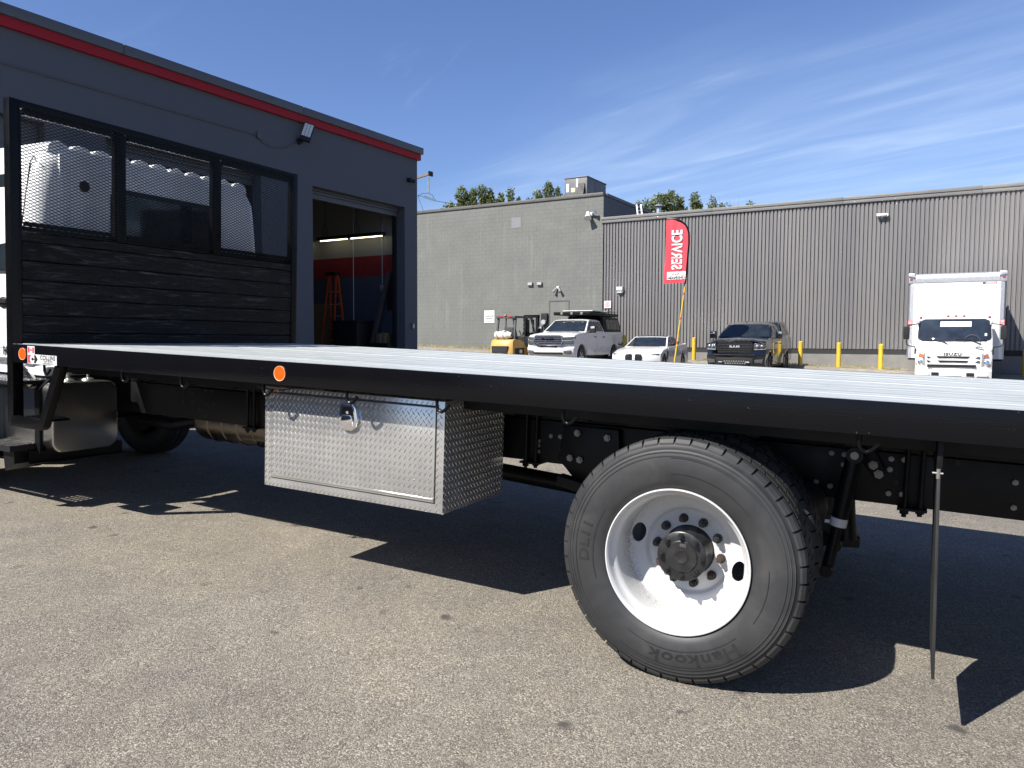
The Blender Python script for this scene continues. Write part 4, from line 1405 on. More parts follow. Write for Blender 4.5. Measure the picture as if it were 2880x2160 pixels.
bo.solver = 'EXACT'
bpy.context.view_layer.update()
disc_me = bpy.data.meshes.new_from_object(disc_o.evaluated_get(bpy.context.evaluated_depsgraph_get()))
disc_me.name = 'wheel_disc'
disc_me.shade_smooth()
disc_me.set_sharp_from_angle(angle=R(40))
bpy.data.objects.remove(disc_o)
bpy.data.objects.remove(cut_o)
M['hub'] = mat('black cast hub', (0.014, 0.014, 0.0145), 0.36, var=0.5, scale=25, bmp=0.15, bscale=60)
M['rust'] = mat('rusty stud', (0.035, 0.022, 0.017), 0.7, var=0.5, scale=60)
nut_me = MB().cyl((0, 0.232, 0), (0, 0.224, 0), 0.0195, seg=14).cyl((0, 0.224, 0), (0, 0.204, 0), 0.0165, 0.0155, seg=6).cyl((0, 0.204, 0), (0, 0.188, 0), 0.0105, seg=10).mesh('wheel_nut', M['rust'], smooth=False)
nutd = MB().cyl((0, 0.236, 0), (0, 0.215, 0), 0.019, seg=12).cyl((0, 0.215, 0), (0, 0.196, 0), 0.0155, seg=6).cyl((0, 0.196, 0), (0, 0.186, 0), 0.0100, seg=10).mesh('wheel_nut', M['hub'], smooth=False)
studb = MB().cyl((0, 0.110, 0), (0, 0.103, 0), 0.0145, seg=10).cyl((0, 0.103, 0), (0, 0.090, 0), 0.0115, seg=6).cyl((0, 0.090, 0), (0, 0.082, 0), 0.0065, seg=8).mesh('flange_bolt', M['hub'], smooth=False)


def outer_wheel(y0, flip):
    w = make_wheel(y0, flip, True, True)
    ty = link('tyre', tyre_me, w)
    tag(link('tread_blocks', tread_me, ty), kind='stuff')
    link('rim', rim_me, w)
    link('wheel_disc', disc_me, w)
    for k in range(10):
        a_ = R(-6 + 36 * k)
        link('wheel_nut', nutd if k % 3 else nut_me, w, (0.143 * math.cos(a_), 0.0, 0.143 * math.sin(a_)))
    hub = MB().lathe([(0.0, 0.1015), (0.020, 0.1015), (0.022, 0.1005), (0.030, 0.1005), (0.031, 0.103), (0.066, 0.103), (0.0695, 0.106), (0.0695, 0.1095), (0.104, 0.110), (0.1075, 0.113), (0.1075, 0.126),
                      (0.098, 0.130), (0.096, 0.16), (0.102, 0.20), (0.109, 0.236), (0.115, 0.25)], seg=48).build('hub', M['hub'], w, ang=40)
    for k in range(8):
        a_ = R(3 + 45 * k)
        link('flange_bolt', studb, hub, (0.089 * math.cos(a_), 0, 0.089 * math.sin(a_)))
    lm = MB()
    vs_, fs_ = text_mesh('002', 0.018, 0.001)
    lm.add([(x + 0.006, 0.1025 - z, y + 0.050) for x, y, z in vs_], fs_)
    lm.build('hub_lettering', M['bolt'], hub, smooth=False)
    if not flip:
        tm = MB()
        for s_, size, rad, ang, sp, sx_ in (('Hankook', 0.068, 0.408, -75, 1.10, 1.45), ('DL11', 0.058, 0.405, 175, 1.1, 1.35)):
            vs_, fs_ = text_mesh(s_, size, 0.0006, 0.0016, sp, sx_)
            out = []
            for x, y, z in vs_:
                a_ = R(ang) - x / rad
                r_ = rad + y
                out.append((r_ * math.cos(a_), -0.0012 - z + 0.0006, r_ * math.sin(a_)))
            MB().add(out, fs_).build('sidewall_lettering', M['rubber_text'], ty, smooth=False)
        tm = MB()
        for a0_, a1_, r0_, r1_ in ((-120, -45, 0.372, 0.374), (-120, -45, 0.440, 0.442), (150, 200, 0.366, 0.368), (150, 200, 0.444, 0.446), (40, 95, 0.376, 0.378), (40, 95, 0.441, 0.443), (-30, 5, 0.380, 0.382)):
            n_ = 24
            vs_ = []
            for k in range(n_ + 1):
                a_ = R(a0_ + (a1_ - a0_) * k / n_)
                vs_ += [(r0_ * math.cos(a_), -0.0012, r0_ * math.sin(a_)), (r1_ * math.cos(a_), -0.0012, r1_ * math.sin(a_))]
            tm.add(vs_, [(2 * k, 2 * k + 1, 2 * k + 3, 2 * k + 2) for k in range(n_)])
        tag(tm.build('sidewall_ridges', M['rubber_text'], ty, smooth=False), kind='stuff')
    return w


def inner_wheel(y0, flip):
    w = make_wheel(y0, flip, False, False)
    ty = link('tyre', tyre_me, w)
    tag(link('tread_blocks', tread_me, ty), kind='stuff')
    link('rim', rim_me, w)
    return w


outer_wheel(0.0, False)
inner_wheel(0.325, False)
outer_wheel(DW, True)
inner_wheel(DW - 0.325, True)
for yy, fl_ in ((0.28, False), (2.52, True)):
    w = make_wheel(yy, fl_, True, False)
    w.location = (-6.5, yy, 0.5225)
    ty = link('tyre', tyre_me, w)
    tag(link('tread_blocks', tread_me, ty), kind='stuff')
    link('rim', rim_me, w)
    link('wheel_disc', disc_me, w)
    MB().cyl((0, 0.16, 0), (0, 0.30, 0), 0.27, seg=32).build('brake_drum', M['chassis'], w)
MB().cyl((-0.036, 0.25, 0.5225), (-0.036, 2.55, 0.5225), 0.07, seg=14).sphere((-0.036, 1.4, 0.5225), 0.21).build('rear_axle', M['chassis'], truck)
MB().cyl((-6.5, 0.4, 0.48), (-6.5, 2.4, 0.48), 0.06, seg=10).build('front_axle', M['chassis'], truck)
MB().cyl((-5.5, 1.4, 0.70), (-2.5, 1.4, 0.56), 0.055, seg=16).cyl((-2.5, 1.4, 0.56), (-0.25, 1.4, 0.44), 0.055, seg=16).build('drive_shaft', M['chassis'], truck)
MB().prism([(-0.95, 0.94), (-0.62, 0.94), (-0.60, 0.72), (-0.72, 0.56), (-0.80, 0.56), (-0.98, 0.74)], 'y', 0.875, 0.925).build('spring_hanger', M['chassis'], truck, bevel=0.008)
for x, z in ((-0.86, .90), (-0.90, .755), (-0.84, .75), (-0.68, .89)):
    link('bolt', bolt, truck, (x, 0.874, z), None).scale = (1.5, 1.2, 1.5)
MB().prism([(-0.95, 0.60), (-0.05, 0.44), (0.62, 0.50), (0.62, 0.55), (-0.05, 0.50), (-0.95, 0.66)], 'y', 0.80, 0.89).build('leaf_spring', M['chassis'], truck, bevel=0.006)
MB().sphere((0.36, 0.86, 0.66), 0.11, 16, 10, (1, 1, 1.1)).cyl((0.36, 0.86, 0.58), (0.36, 0.86, 0.50), 0.08, seg=16).build('air_bag', M['rubber'], truck)
# shock absorber with white band
sa_, sb_ = Vector((0.588, 0.62, 0.965)), Vector((0.50, 0.62, 0.425))
sk = MB().cyl(sa_, sa_.lerp(sb_, 0.62), 0.036, seg=16).cyl(sa_.lerp(sb_, 0.58), sb_, 0.026, seg=14).cyl(sa_ + Vector((0, -0.035, 0)), sa_ + Vector((0, 0.2, 0)), 0.036, seg=16).cyl(
    sb_ + Vector((0, -0.035, 0)), sb_ + Vector((0, 0.06, 0)), 0.028, seg=14).build('shock_absorber', M['chassis'], truck)
pa = sa_.lerp(sb_, 0.54)
MB().cyl(pa, sa_.lerp(sb_, 0.61), 0.0375, seg=16).box(pa.x - 0.06, pa.x - 0.03, pa.y - 0.01, pa.y - 0.008, pa.z - 0.03, pa.z - 0.015).build('paper_band', M['white_sign'], sk)
MB().cyl(sa_ + Vector((0, -0.036, 0)), sa_ + Vector((0, -0.044, 0)), 0.018, seg=10).build('shock_bolt', M['bolt'], sk)
MB().prism([(0.60, 0.985), (0.645, 0.985), (0.71, 0.87), (0.70, 0.84), (0.66, 0.83), (0.585, 0.93)], 'y', 0.85, 0.925).build('shock_bracket', M['chassis'], truck, bevel=0.008)
MB().cyl((0.55, 0.70, 0.75), (0.57, 0.70, 0.56), 0.045, seg=14).cyl((0.53, 0.64, 0.545), (0.53, 0.6, 0.545), 0.028, seg=12).build('brake_canister', M['chassis'], truck)
for x, z in ((0.655, .893), (0.68, .853)):
    link('bolt', bolt, truck, (x, 0.85, z)).scale = (1.6, 1.2, 1.6)
# mud flap
MB().prism([(0.045, 0.245), (0.53, 0.245), (0.60, 0.40), (0.62, 0.62), (0.62, 1.00), (0.045, 1.00)], 'x', 0.925, 0.936, lambda x, y, z: (x - 0.001 + (0.26 - z) * 0.038, y, z)).build('mud_flap', M['rubber'], truck, bevel=0.002)
MB().box(0.892, 0.912, 0.055, 0.63, 0.985, 1.12).build('mud_flap_hanger', M['chassis'], truck, bevel=0.004)
MB().cyl((0.880, 0.05, 1.005), (0.915, 0.05, 1.005), 0.004, seg=8).cyl((0.90, 0.05, 0.985), (0.90, 0.05, 1.02), 0.007, seg=8).build('hanger_pin', M['bolt'], truck)
# muffler canister
mf = MB()
pm = [(0.0, -4.30), (0.10, -4.30), (0.155, -4.22)]
xx = -4.20
while xx < -2.95:
    pm += [(0.16, xx), (0.16, xx + 0.11), (0.167, xx + 0.118), (0.167, xx + 0.132), (0.16, xx + 0.14)]
    xx += 0.16
pm += [(0.155, xx), (0.10, xx + 0.08), (0.0, xx + 0.08)]
mf.lathe(pm, (0, 1.20, 0.665), 'x', 40)
mf.build('muffler', M['muffler'], truck, ang=15)
MB().tube([(-4.9, 1.1, 0.62), (-4.55, 1.12, 0.60), (-4.28, 1.2, 0.66)], 0.05, 12).build('exhaust_pipe', M['chassis'], truck)
MB().box(-3.06, -3.0, 0.95, 1.40, 0.50, 0.84).build('muffler_band', M['chassis'], truck, bevel=0.01)
MB().cyl((-2.95, 1.15, 0.62), (-2.6, 1.15, 0.60), 0.09, seg=14).tube([(-3.1, 0.97, 0.66), (-2.9, 0.96, 0.6), (-2.65, 0.97, 0.66)], 0.015, 6).build('air_pipe', M['chassis'], truck)

# ---------------------------------------------------------------- fuel tank and side steps
ft = []
r_ = 0.085
ty0, ty1, tz0, tz1 = 0.175, 0.70, 0.455, 0.985
for cx, cz, a0_ in ((ty1 - r_, tz1 - r_, 0), (ty0 + r_, tz1 - r_, 90), (ty0 + r_, tz0 + r_, 180), (ty1 - r_, tz0 + r_, 270)):
    for k in range(7):
        a_ = R(a0_ + 15 * k)
        ft.append((cx + r_ * math.cos(a_), cz + r_ * math.sin(a_)))
tank = MB().prism(ft, 'x', -5.42, -4.655).build('fuel_tank', M['alu'], truck, bevel=0.018, seg=3)
tank.location = (-0.165, 0.11, -0.02)
MB().box(-4.85, -4.79, 0.158, 0.172, 0.44, 0.93).prism([(0.158, 0.93), (0.172, 0.93), (0.25, 0.99), (0.68, 0.99), (0.68, 1.0), (0.24, 1.002)], 'x', -4.85, -4.79).build('tank_strap', M['chassis'], tank, smooth=False)
MB().cyl((-4.93, 0.20, 0.965), (-4.97, 0.145, 1.03), 0.045, seg=16).build('filler_neck', M['alu'], tank)
MB().cyl((-4.97, 0.145, 1.03), (-4.99, 0.118, 1.065), 0.052, seg=12).box(-5.03, -4.95, 0.10, 0.125, 1.05, 1.075).build('filler_cap', M['steel'], tank)
MB().sphere((-4.76, 0.36, 0.985), 0.05, 14, 6, (1, 1, 0.45)).sphere((-4.76, 0.52, 0.985), 0.05, 14, 6, (1, 1, 0.45)).cyl((-4.76, 0.36, 1.0), (-4.76, 0.36, 1.04), 0.014, seg=8).cyl(
    (-4.76, 0.52, 1.0), (-4.76, 0.52, 1.045), 0.010, seg=8).build('tank_fitting', M['steel'], tank)
for x in (-5.02, -5.5):
    MB().prism([(x - 0.06, 0.36), (x - 0.05, 0.36), (x - 0.05, 0.445), (x + 0.05, 0.445), (x + 0.05, 0.36), (x + 0.11, 0.36), (x + 0.11, 0.352), (x + 0.042, 0.352), (x + 0.042, 0.437), (x - 0.042, 0.437), (x - 0.042, 0.352), (x - 0.06, 0.352)],
               'y', 0.20, 0.95).build('tank_bracket', M['chassis'], truck, smooth=False)
bat = MB().box(-6.4, -5.46, 0.20, 0.72, 0.42, 0.90).build('battery_box', mat('grey box panel', (0.13, 0.13, 0.13), 0.4, metal=0.3), truck, bevel=0.02)
MB().box(-5.66, -5.615, 0.197, 0.20, 0.62, 0.74).build('warning_sticker', M['white_sign'], bat)
MB().box(-5.66, -5.615, 0.196, 0.1968, 0.71, 0.735).build('warning_sticker_head', M['orange'], bat)
stt = MB().box(-6.4, -4.99, 0.10, 0.42, 0.945, 0.975).build('upper_step', M['dark_plastic'], truck, bevel=0.006)
low_ = MB().box(-6.4, -5.0, 0.08, 0.092, 0.455, 0.50).box(-6.4, -5.0, 0.388, 0.40, 0.455, 0.50).box(-5.012, -5.0, 0.092, 0.388, 0.455, 0.50)
hx_, hy_ = 0.044, 0.042
for i in range(31):
    for j in range(7):
        cxh, cyh = -6.37 + i * hx_ + 0.02, 0.094 + j * hy_ + 0.021
        ring_ = [(cxh + 0.013 * math.cos(R(45 * k + 22.5)), cyh + 0.013 * math.sin(R(45 * k + 22.5)), 0.499) for k in range(8)]
        o0, o1, p0, p1 = cxh - hx_ / 2, cxh + hx_ / 2, cyh - hy_ / 2, cyh + hy_ / 2
        sq = [(o1, p1, 0.495), (o0, p1, 0.495), (o0, p0, 0.495), (o1, p0, 0.495)]
        low_.add(ring_ + sq, [(0, 1, 8), (1, 2, 9, 8), (2, 3, 9), (3, 4, 10, 9), (4, 5, 10), (5, 6, 11, 10), (6, 7, 11), (7, 0, 8, 11)])
low = low_.build('lower_step', M['dark_plastic'], truck, smooth=False)
MB().prism([(-5.16, 0.455), (-5.02, 0.455), (-5.02, 0.36), (-5.14, 0.30)], 'y', 0.12, 0.38).build('lower_step_arm', M['chassis'], truck, smooth=False)
for par, zt, x0_, x1_ in ((stt, 0.975, -6.38, -5.0),):
    gp = MB()
    x_ = x0_
    while x_ < x1_:
        for j in range(7):
            gp.cyl((x_, 0.115 + j * 0.042 - (0.02 if zt < 0.6 else 0), zt), (x_, 0.115 + j * 0.042 - (0.02 if zt < 0.6 else 0), zt + 0.010), 0.014, 0.010, seg=6)
        x_ += 0.045
    tag(gp.build('grip_studs', M['steel'], par), kind='stuff')

# ---------------------------------------------------------------- cab
M['cab'] = mat('cab white paint', (0.70, 0.705, 0.705), 0.30, var=0.02, coat=0.4)
M['cab_rear'] = M['cab']
cx0, cx1, cy0, cy1 = -7.0, -5.10, 0.315, 2.60


def cab_outline(z):
    """half width shrink with height (tumblehome near the roof)"""
    return 0.0 if z < 1.75 else 0.10 * ((z - 1.75) / 1.0) ** 1.6


cab = MB()
levels = [1.06, 1.12, 1.30, 1.75, 2.1, 2.4, 2.60, 2.70, 2.755]
ring_n = 0
vs_, fs_ = [], []
for li, z in enumerate(levels):
    s_ = cab_outline(z) + (0.02 if li == 0 else 0) + (0.035 if li == len(levels) - 2 else 0) + (0.11 if li == len(levels) - 1 else 0)
    fr0 = 0.0 if z < 1.75 else 0.5 * (z - 1.75)
    rad = 0.14
    ring = []
    for cxx, cyy, a0_ in ((cx1 - rad - (0.02 if li >= 7 else 0), cy1 - rad - s_, 0), (cx0 + rad + fr0, cy1 - rad - s_, 90), (cx0 + rad + fr0, cy0 + rad + s_, 180), (cx1 - rad - (0.02 if li >= 7 else 0), cy0 + rad + s_, 270)):
        for k in range(6):
            a_ = R(a0_ + 18 * k)
            ring.append((cxx + rad * math.cos(a_), cyy + rad * math.sin(a_), z))
    ring_n = len(ring)
    vs_ += ring
for li in range(len(levels) - 1):
    for k in range(ring_n):
        fs_.append((li * ring_n + k, li * ring_n + (k + 1) % ring_n, (li + 1) * ring_n + (k + 1) % ring_n, (li + 1) * ring_n + k))
fs_ += [tuple(range(ring_n))[::-1], tuple(range((len(levels) - 1) * ring_n, len(levels) * ring_n))]
cab.add(vs_, fs_)
cab_o = cab.build('cab', M['cab'], truck, ang=50)
# roof with rounded ribs that show as scallops from behind
rf = MB()
for k in range(11):
    yc = 0.56 + k * 0.178
    pr = [(yc - 0.088, 2.72), (yc - 0.082, 2.768), (yc - 0.055, 2.795), (yc, 2.808), (yc + 0.055, 2.795), (yc + 0.082, 2.768), (yc + 0.088, 2.72)]
    rf.prism(pr, 'x', -6.4, -5.155)
rf.build('roof_rib', M['cab'], cab_o, bevel=0.006, ang=60)
MB().box(-6.4, -5.16, 0.50, 2.42, 2.70, 2.77).build('roof_skin', M['cab'], cab_o, bevel=0.02)
# rear window
def rrect(y0, y1, z0, z1, r, n=6):
    out = []
    for cy, cz, a0_ in ((y1 - r, z1 - r, 0), (y0 + r, z1 - r, 90), (y0 + r, z0 + r, 180), (y1 - r, z0 + r, 270)):
        for k in range(n):
            a_ = R(a0_ + 90 * k / (n - 1))
            out.append((cy + r * math.cos(a_), cz + r * math.sin(a_)))
    return out


MB().prism(rrect(0.945, 2.065, 2.02, 2.52, 0.09), 'x', -5.102, -5.090).build('rear_window_seal', M['rubber'], cab_o, bevel=0.003)
MB().prism(rrect(0.985, 2.025, 2.06, 2.475, 0.06), 'x', -5.089, -5.086).build('rear_window', M['glass'], cab_o, smooth=False)
MB().cyl((-5.10, 0.725, 2.485), (-5.093, 0.725, 2.485), 0.042, seg=20).build('grommet', M['rubber'], cab_o)
MB().box(-5.105, -5.085, 0.52, 0.56, 1.3, 2.70).box(-5.10, -5.088, 0.60, 0.62, 1.3, 2.62).build('rear_seam', M['cab'], cab_o, bevel=0.006)
# driver side: door, window, mirror arm, handle, badge
dy = cy0 - 0.006
MB().prism([(-6.55, 1.20), (-5.34, 1.20), (-5.30, 1.30), (-5.30, 1.76), (-6.60, 1.76)], 'y', dy, cy0 + 0.02).build('door', M['cab'], cab_o, bevel=0.006)


def side_y(z, off):
    return cy0 + cab_outline(z) - off


wn_ = []
for x, z in ((-6.35, 1.80), (-5.36, 1.80), (-5.345, 1.86), (-5.40, 2.50), (-5.44, 2.55), (-6.05, 2.55), (-6.3, 2.1)):
    wn_.append((x, side_y(z, 0.004), z))
MB().plate(wn_, -0.006).build('side_window', M['glass'], cab_o, smooth=False)
wn2 = []
for x, z in ((-6.40, 1.77), (-5.33, 1.77), (-5.315, 1.86), (-5.37, 2.53), (-5.42, 2.59), (-6.05, 2.59), (-6.34, 2.1)):
    wn2.append((x, side_y(z, 0.0), z))
MB().plate(wn2, -0.004).build('window_seal', M['rubber'], cab_o, smooth=False)
MB().tube([(-5.16, side_y(2.62, 0.003), 2.62), (-5.20, side_y(2.62, 0.003), 2.66), (-5.24, side_y(2.6, 0.003), 2.62), (-5.27, side_y(2.1, 0.003), 2.1), (-5.28, cy0 - 0.003, 1.7)], 0.004, 6).build('door_seam', M['rubber'], cab_o)
MB().tube([(-5.27, cy0 - 0.01, 2.06), (-5.27, cy0 - 0.05, 2.045), (-5.27, cy0 - 0.075, 2.0), (-5.27, cy0 - 0.075, 1.80), (-5.27, cy0 - 0.05, 1.745), (-5.27, cy0 - 0.01, 1.73)], 0.013, 10).box(
    -5.285, -5.255, cy0 - 0.03, cy0, 2.03, 2.10).box(-5.285, -5.255, cy0 - 0.03, cy0, 1.68, 1.76).build('grab_handle', M['chrome'], cab_o)
MB().box(-5.62, -5.40, cy0 - 0.035, cy0 - 0.005, 1.545, 1.575).sphere((-5.47, cy0 - 0.01, 1.55), 0.05, 14, 8, (1.3, 0.3, 0.9)).build('door_handle', M['dark_plastic'], cab_o)
MB().box(-6.6, -5.14, cy0 - 0.010, cy0 + 0.02, 1.095, 1.125).build('sill_strip', M['grey_print'], cab_o, bevel=0.004)
MB().box(-6.6, -5.0, cy0 + 0.02, 2.5, 1.0, 1.075).build('sill', M['cab'], cab_o, bevel=0.02)
lettering('badge_lettering', 'HOL', M['black_print'], cab_o, 0.085, lambda x, y, z: (x - 5.40, cy0 - 0.009 - z, y + 1.175), bold=0.004, spacing=1.0)
# bonnet, windscreen, front wings so that the cab is whole
MB().prism([(-8.45, 0.75), (-8.45, 1.45), (-8.25, 1.62), (-7.02, 1.78), (-7.02, 1.06), (-7.1, 0.9)], 'y', 0.45, 2.46).build('bonnet', M['cab'], cab_o, bevel=0.08, seg=3)
MB().plate([(-7.02, 0.46, 1.80), (-7.02, 2.44, 1.80), (-6.62, 2.34, 2.52), (-6.62, 0.56, 2.52)], 0.02).build('windscreen', M['glass'], cab_o, smooth=False)
MB().box(-8.6, -8.42, 0.35, 2.5, 0.45, 0.80).build('front_bumper', M['dark_plastic'], cab_o, bevel=0.04)

# ================================================================== parked vehicles


def loft_x(outline, w, f, us=(-1, -0.96, -0.88, -0.75, -0.5, 0, 0.5, 0.75, 0.88, 0.96, 1)):
    """body from a side outline (y,z) swept across the width, shaped by f(u,y,z) -> (x,y,z)"""
    mb = MB()
    n = len(outline)
    vs = []
    for u in us:
        for (y, z) in outline:
            vs.append(f(u, y, z))
    m = len(us)
    fs = [(i * n + k, i * n + (k + 1) % n, (i + 1) * n + (k + 1) % n, (i + 1) * n + k) for i in range(m - 1) for k in range(n)]
    fs += [tuple(range(n))[::-1], tuple(range((m - 1) * n, m * n))]
    return mb.add(vs, fs)


def arch(cy, cz, r, zb, n=10):
    """points of a wheel arch cut, walking from rear to front along the sill"""
    out = []
    a0 = math.asin(max(-1, min(1, (zb - cz) / r)))
    for k in range(n + 1):
        a = a0 + (PI - 2 * a0) * k / n
        out.append((cy + r * math.cos(a), cz + r * math.sin(a)))
    return out


def road_wheel(parent, x, y, r, w, rim_mat, spokes=6, rr=0.62):
    s = 1 if x > 0 else -1
    prof = [(r * rr, -w / 2), (r * 0.75, -w / 2 - 0.008), (r * 0.9, -w / 2), (r * 0.985, -w * 0.32), (r, -w * 0.2), (r, w * 0.2), (r * 0.985, w * 0.32), (r * 0.9, w / 2), (r * 0.75, w / 2 + 0.008), (r * rr, w / 2)]
    wl_ = MB().lathe(prof, (x, y, r), 'x', 36).build('wheel', M['rubber'], parent, ang=60)
    rm = MB().lathe([(r * rr, x + s * w * 0.46), (r * rr * 0.94, x + s * w * 0.48), (r * rr * 0.9, x + s * w * 0.30), (r * rr * 0.88, x - s * w * 0.1), (0.03, x - s * w * 0.1)], (0, y, r), 'x', 30)
    for k in range(spokes):
        a = 2 * PI * k / spokes
        d = Vector((0, math.cos(a), math.sin(a)))
        t = Vector((0, -math.sin(a), math.cos(a)))
        c0, c1 = Vector((x + s * w * 0.30, y, r)), Vector((x + s * w * 0.40, y, r))
        p = [c0 + d * 0.03 + t * 0.035, c0 + d * r * rr * 0.92 + t * 0.03, c0 + d * r * rr * 0.92 - t * 0.03, c0 + d * 0.03 - t * 0.035]
        rm.add(p + [q + Vector((s * 0.04, 0, 0)) for q in p], [(0, 1, 2, 3), (4, 5, 6, 7), (0, 1, 5, 4), (1, 2, 6, 5), (2, 3, 7, 6), (3, 0, 4, 7)])
    rm.cyl((x + s * w * 0.2, y, r), (x + s * w * 0.47, y, r), 0.06, 0.05, seg=12)
    rm.build('rim', rim_mat, wl_, smooth=False)
    return wl_


def sstep(t):
    t = max(0.0, min(1.0, t))
    return t * t * (3 - 2 * t)


M['grille_dark'] = mat('grille dark', (0.010, 0.010, 0.011), 0.35)
M['satin_rim'] = mat('satin alloy', (0.40, 0.40, 0.41), 0.35, metal=0.9)
M['dark_rim'] = mat('black alloy', (0.012, 0.012, 0.013), 0.3)
M['seat'] = mat('interior dark', (0.03, 0.03, 0.032), 0.7)
M['lens_smoke'] = mat('smoked lamp', (0.08, 0.085, 0.09), 0.12, metal=0.3, var=0.4, scale=25, coat=0.6)


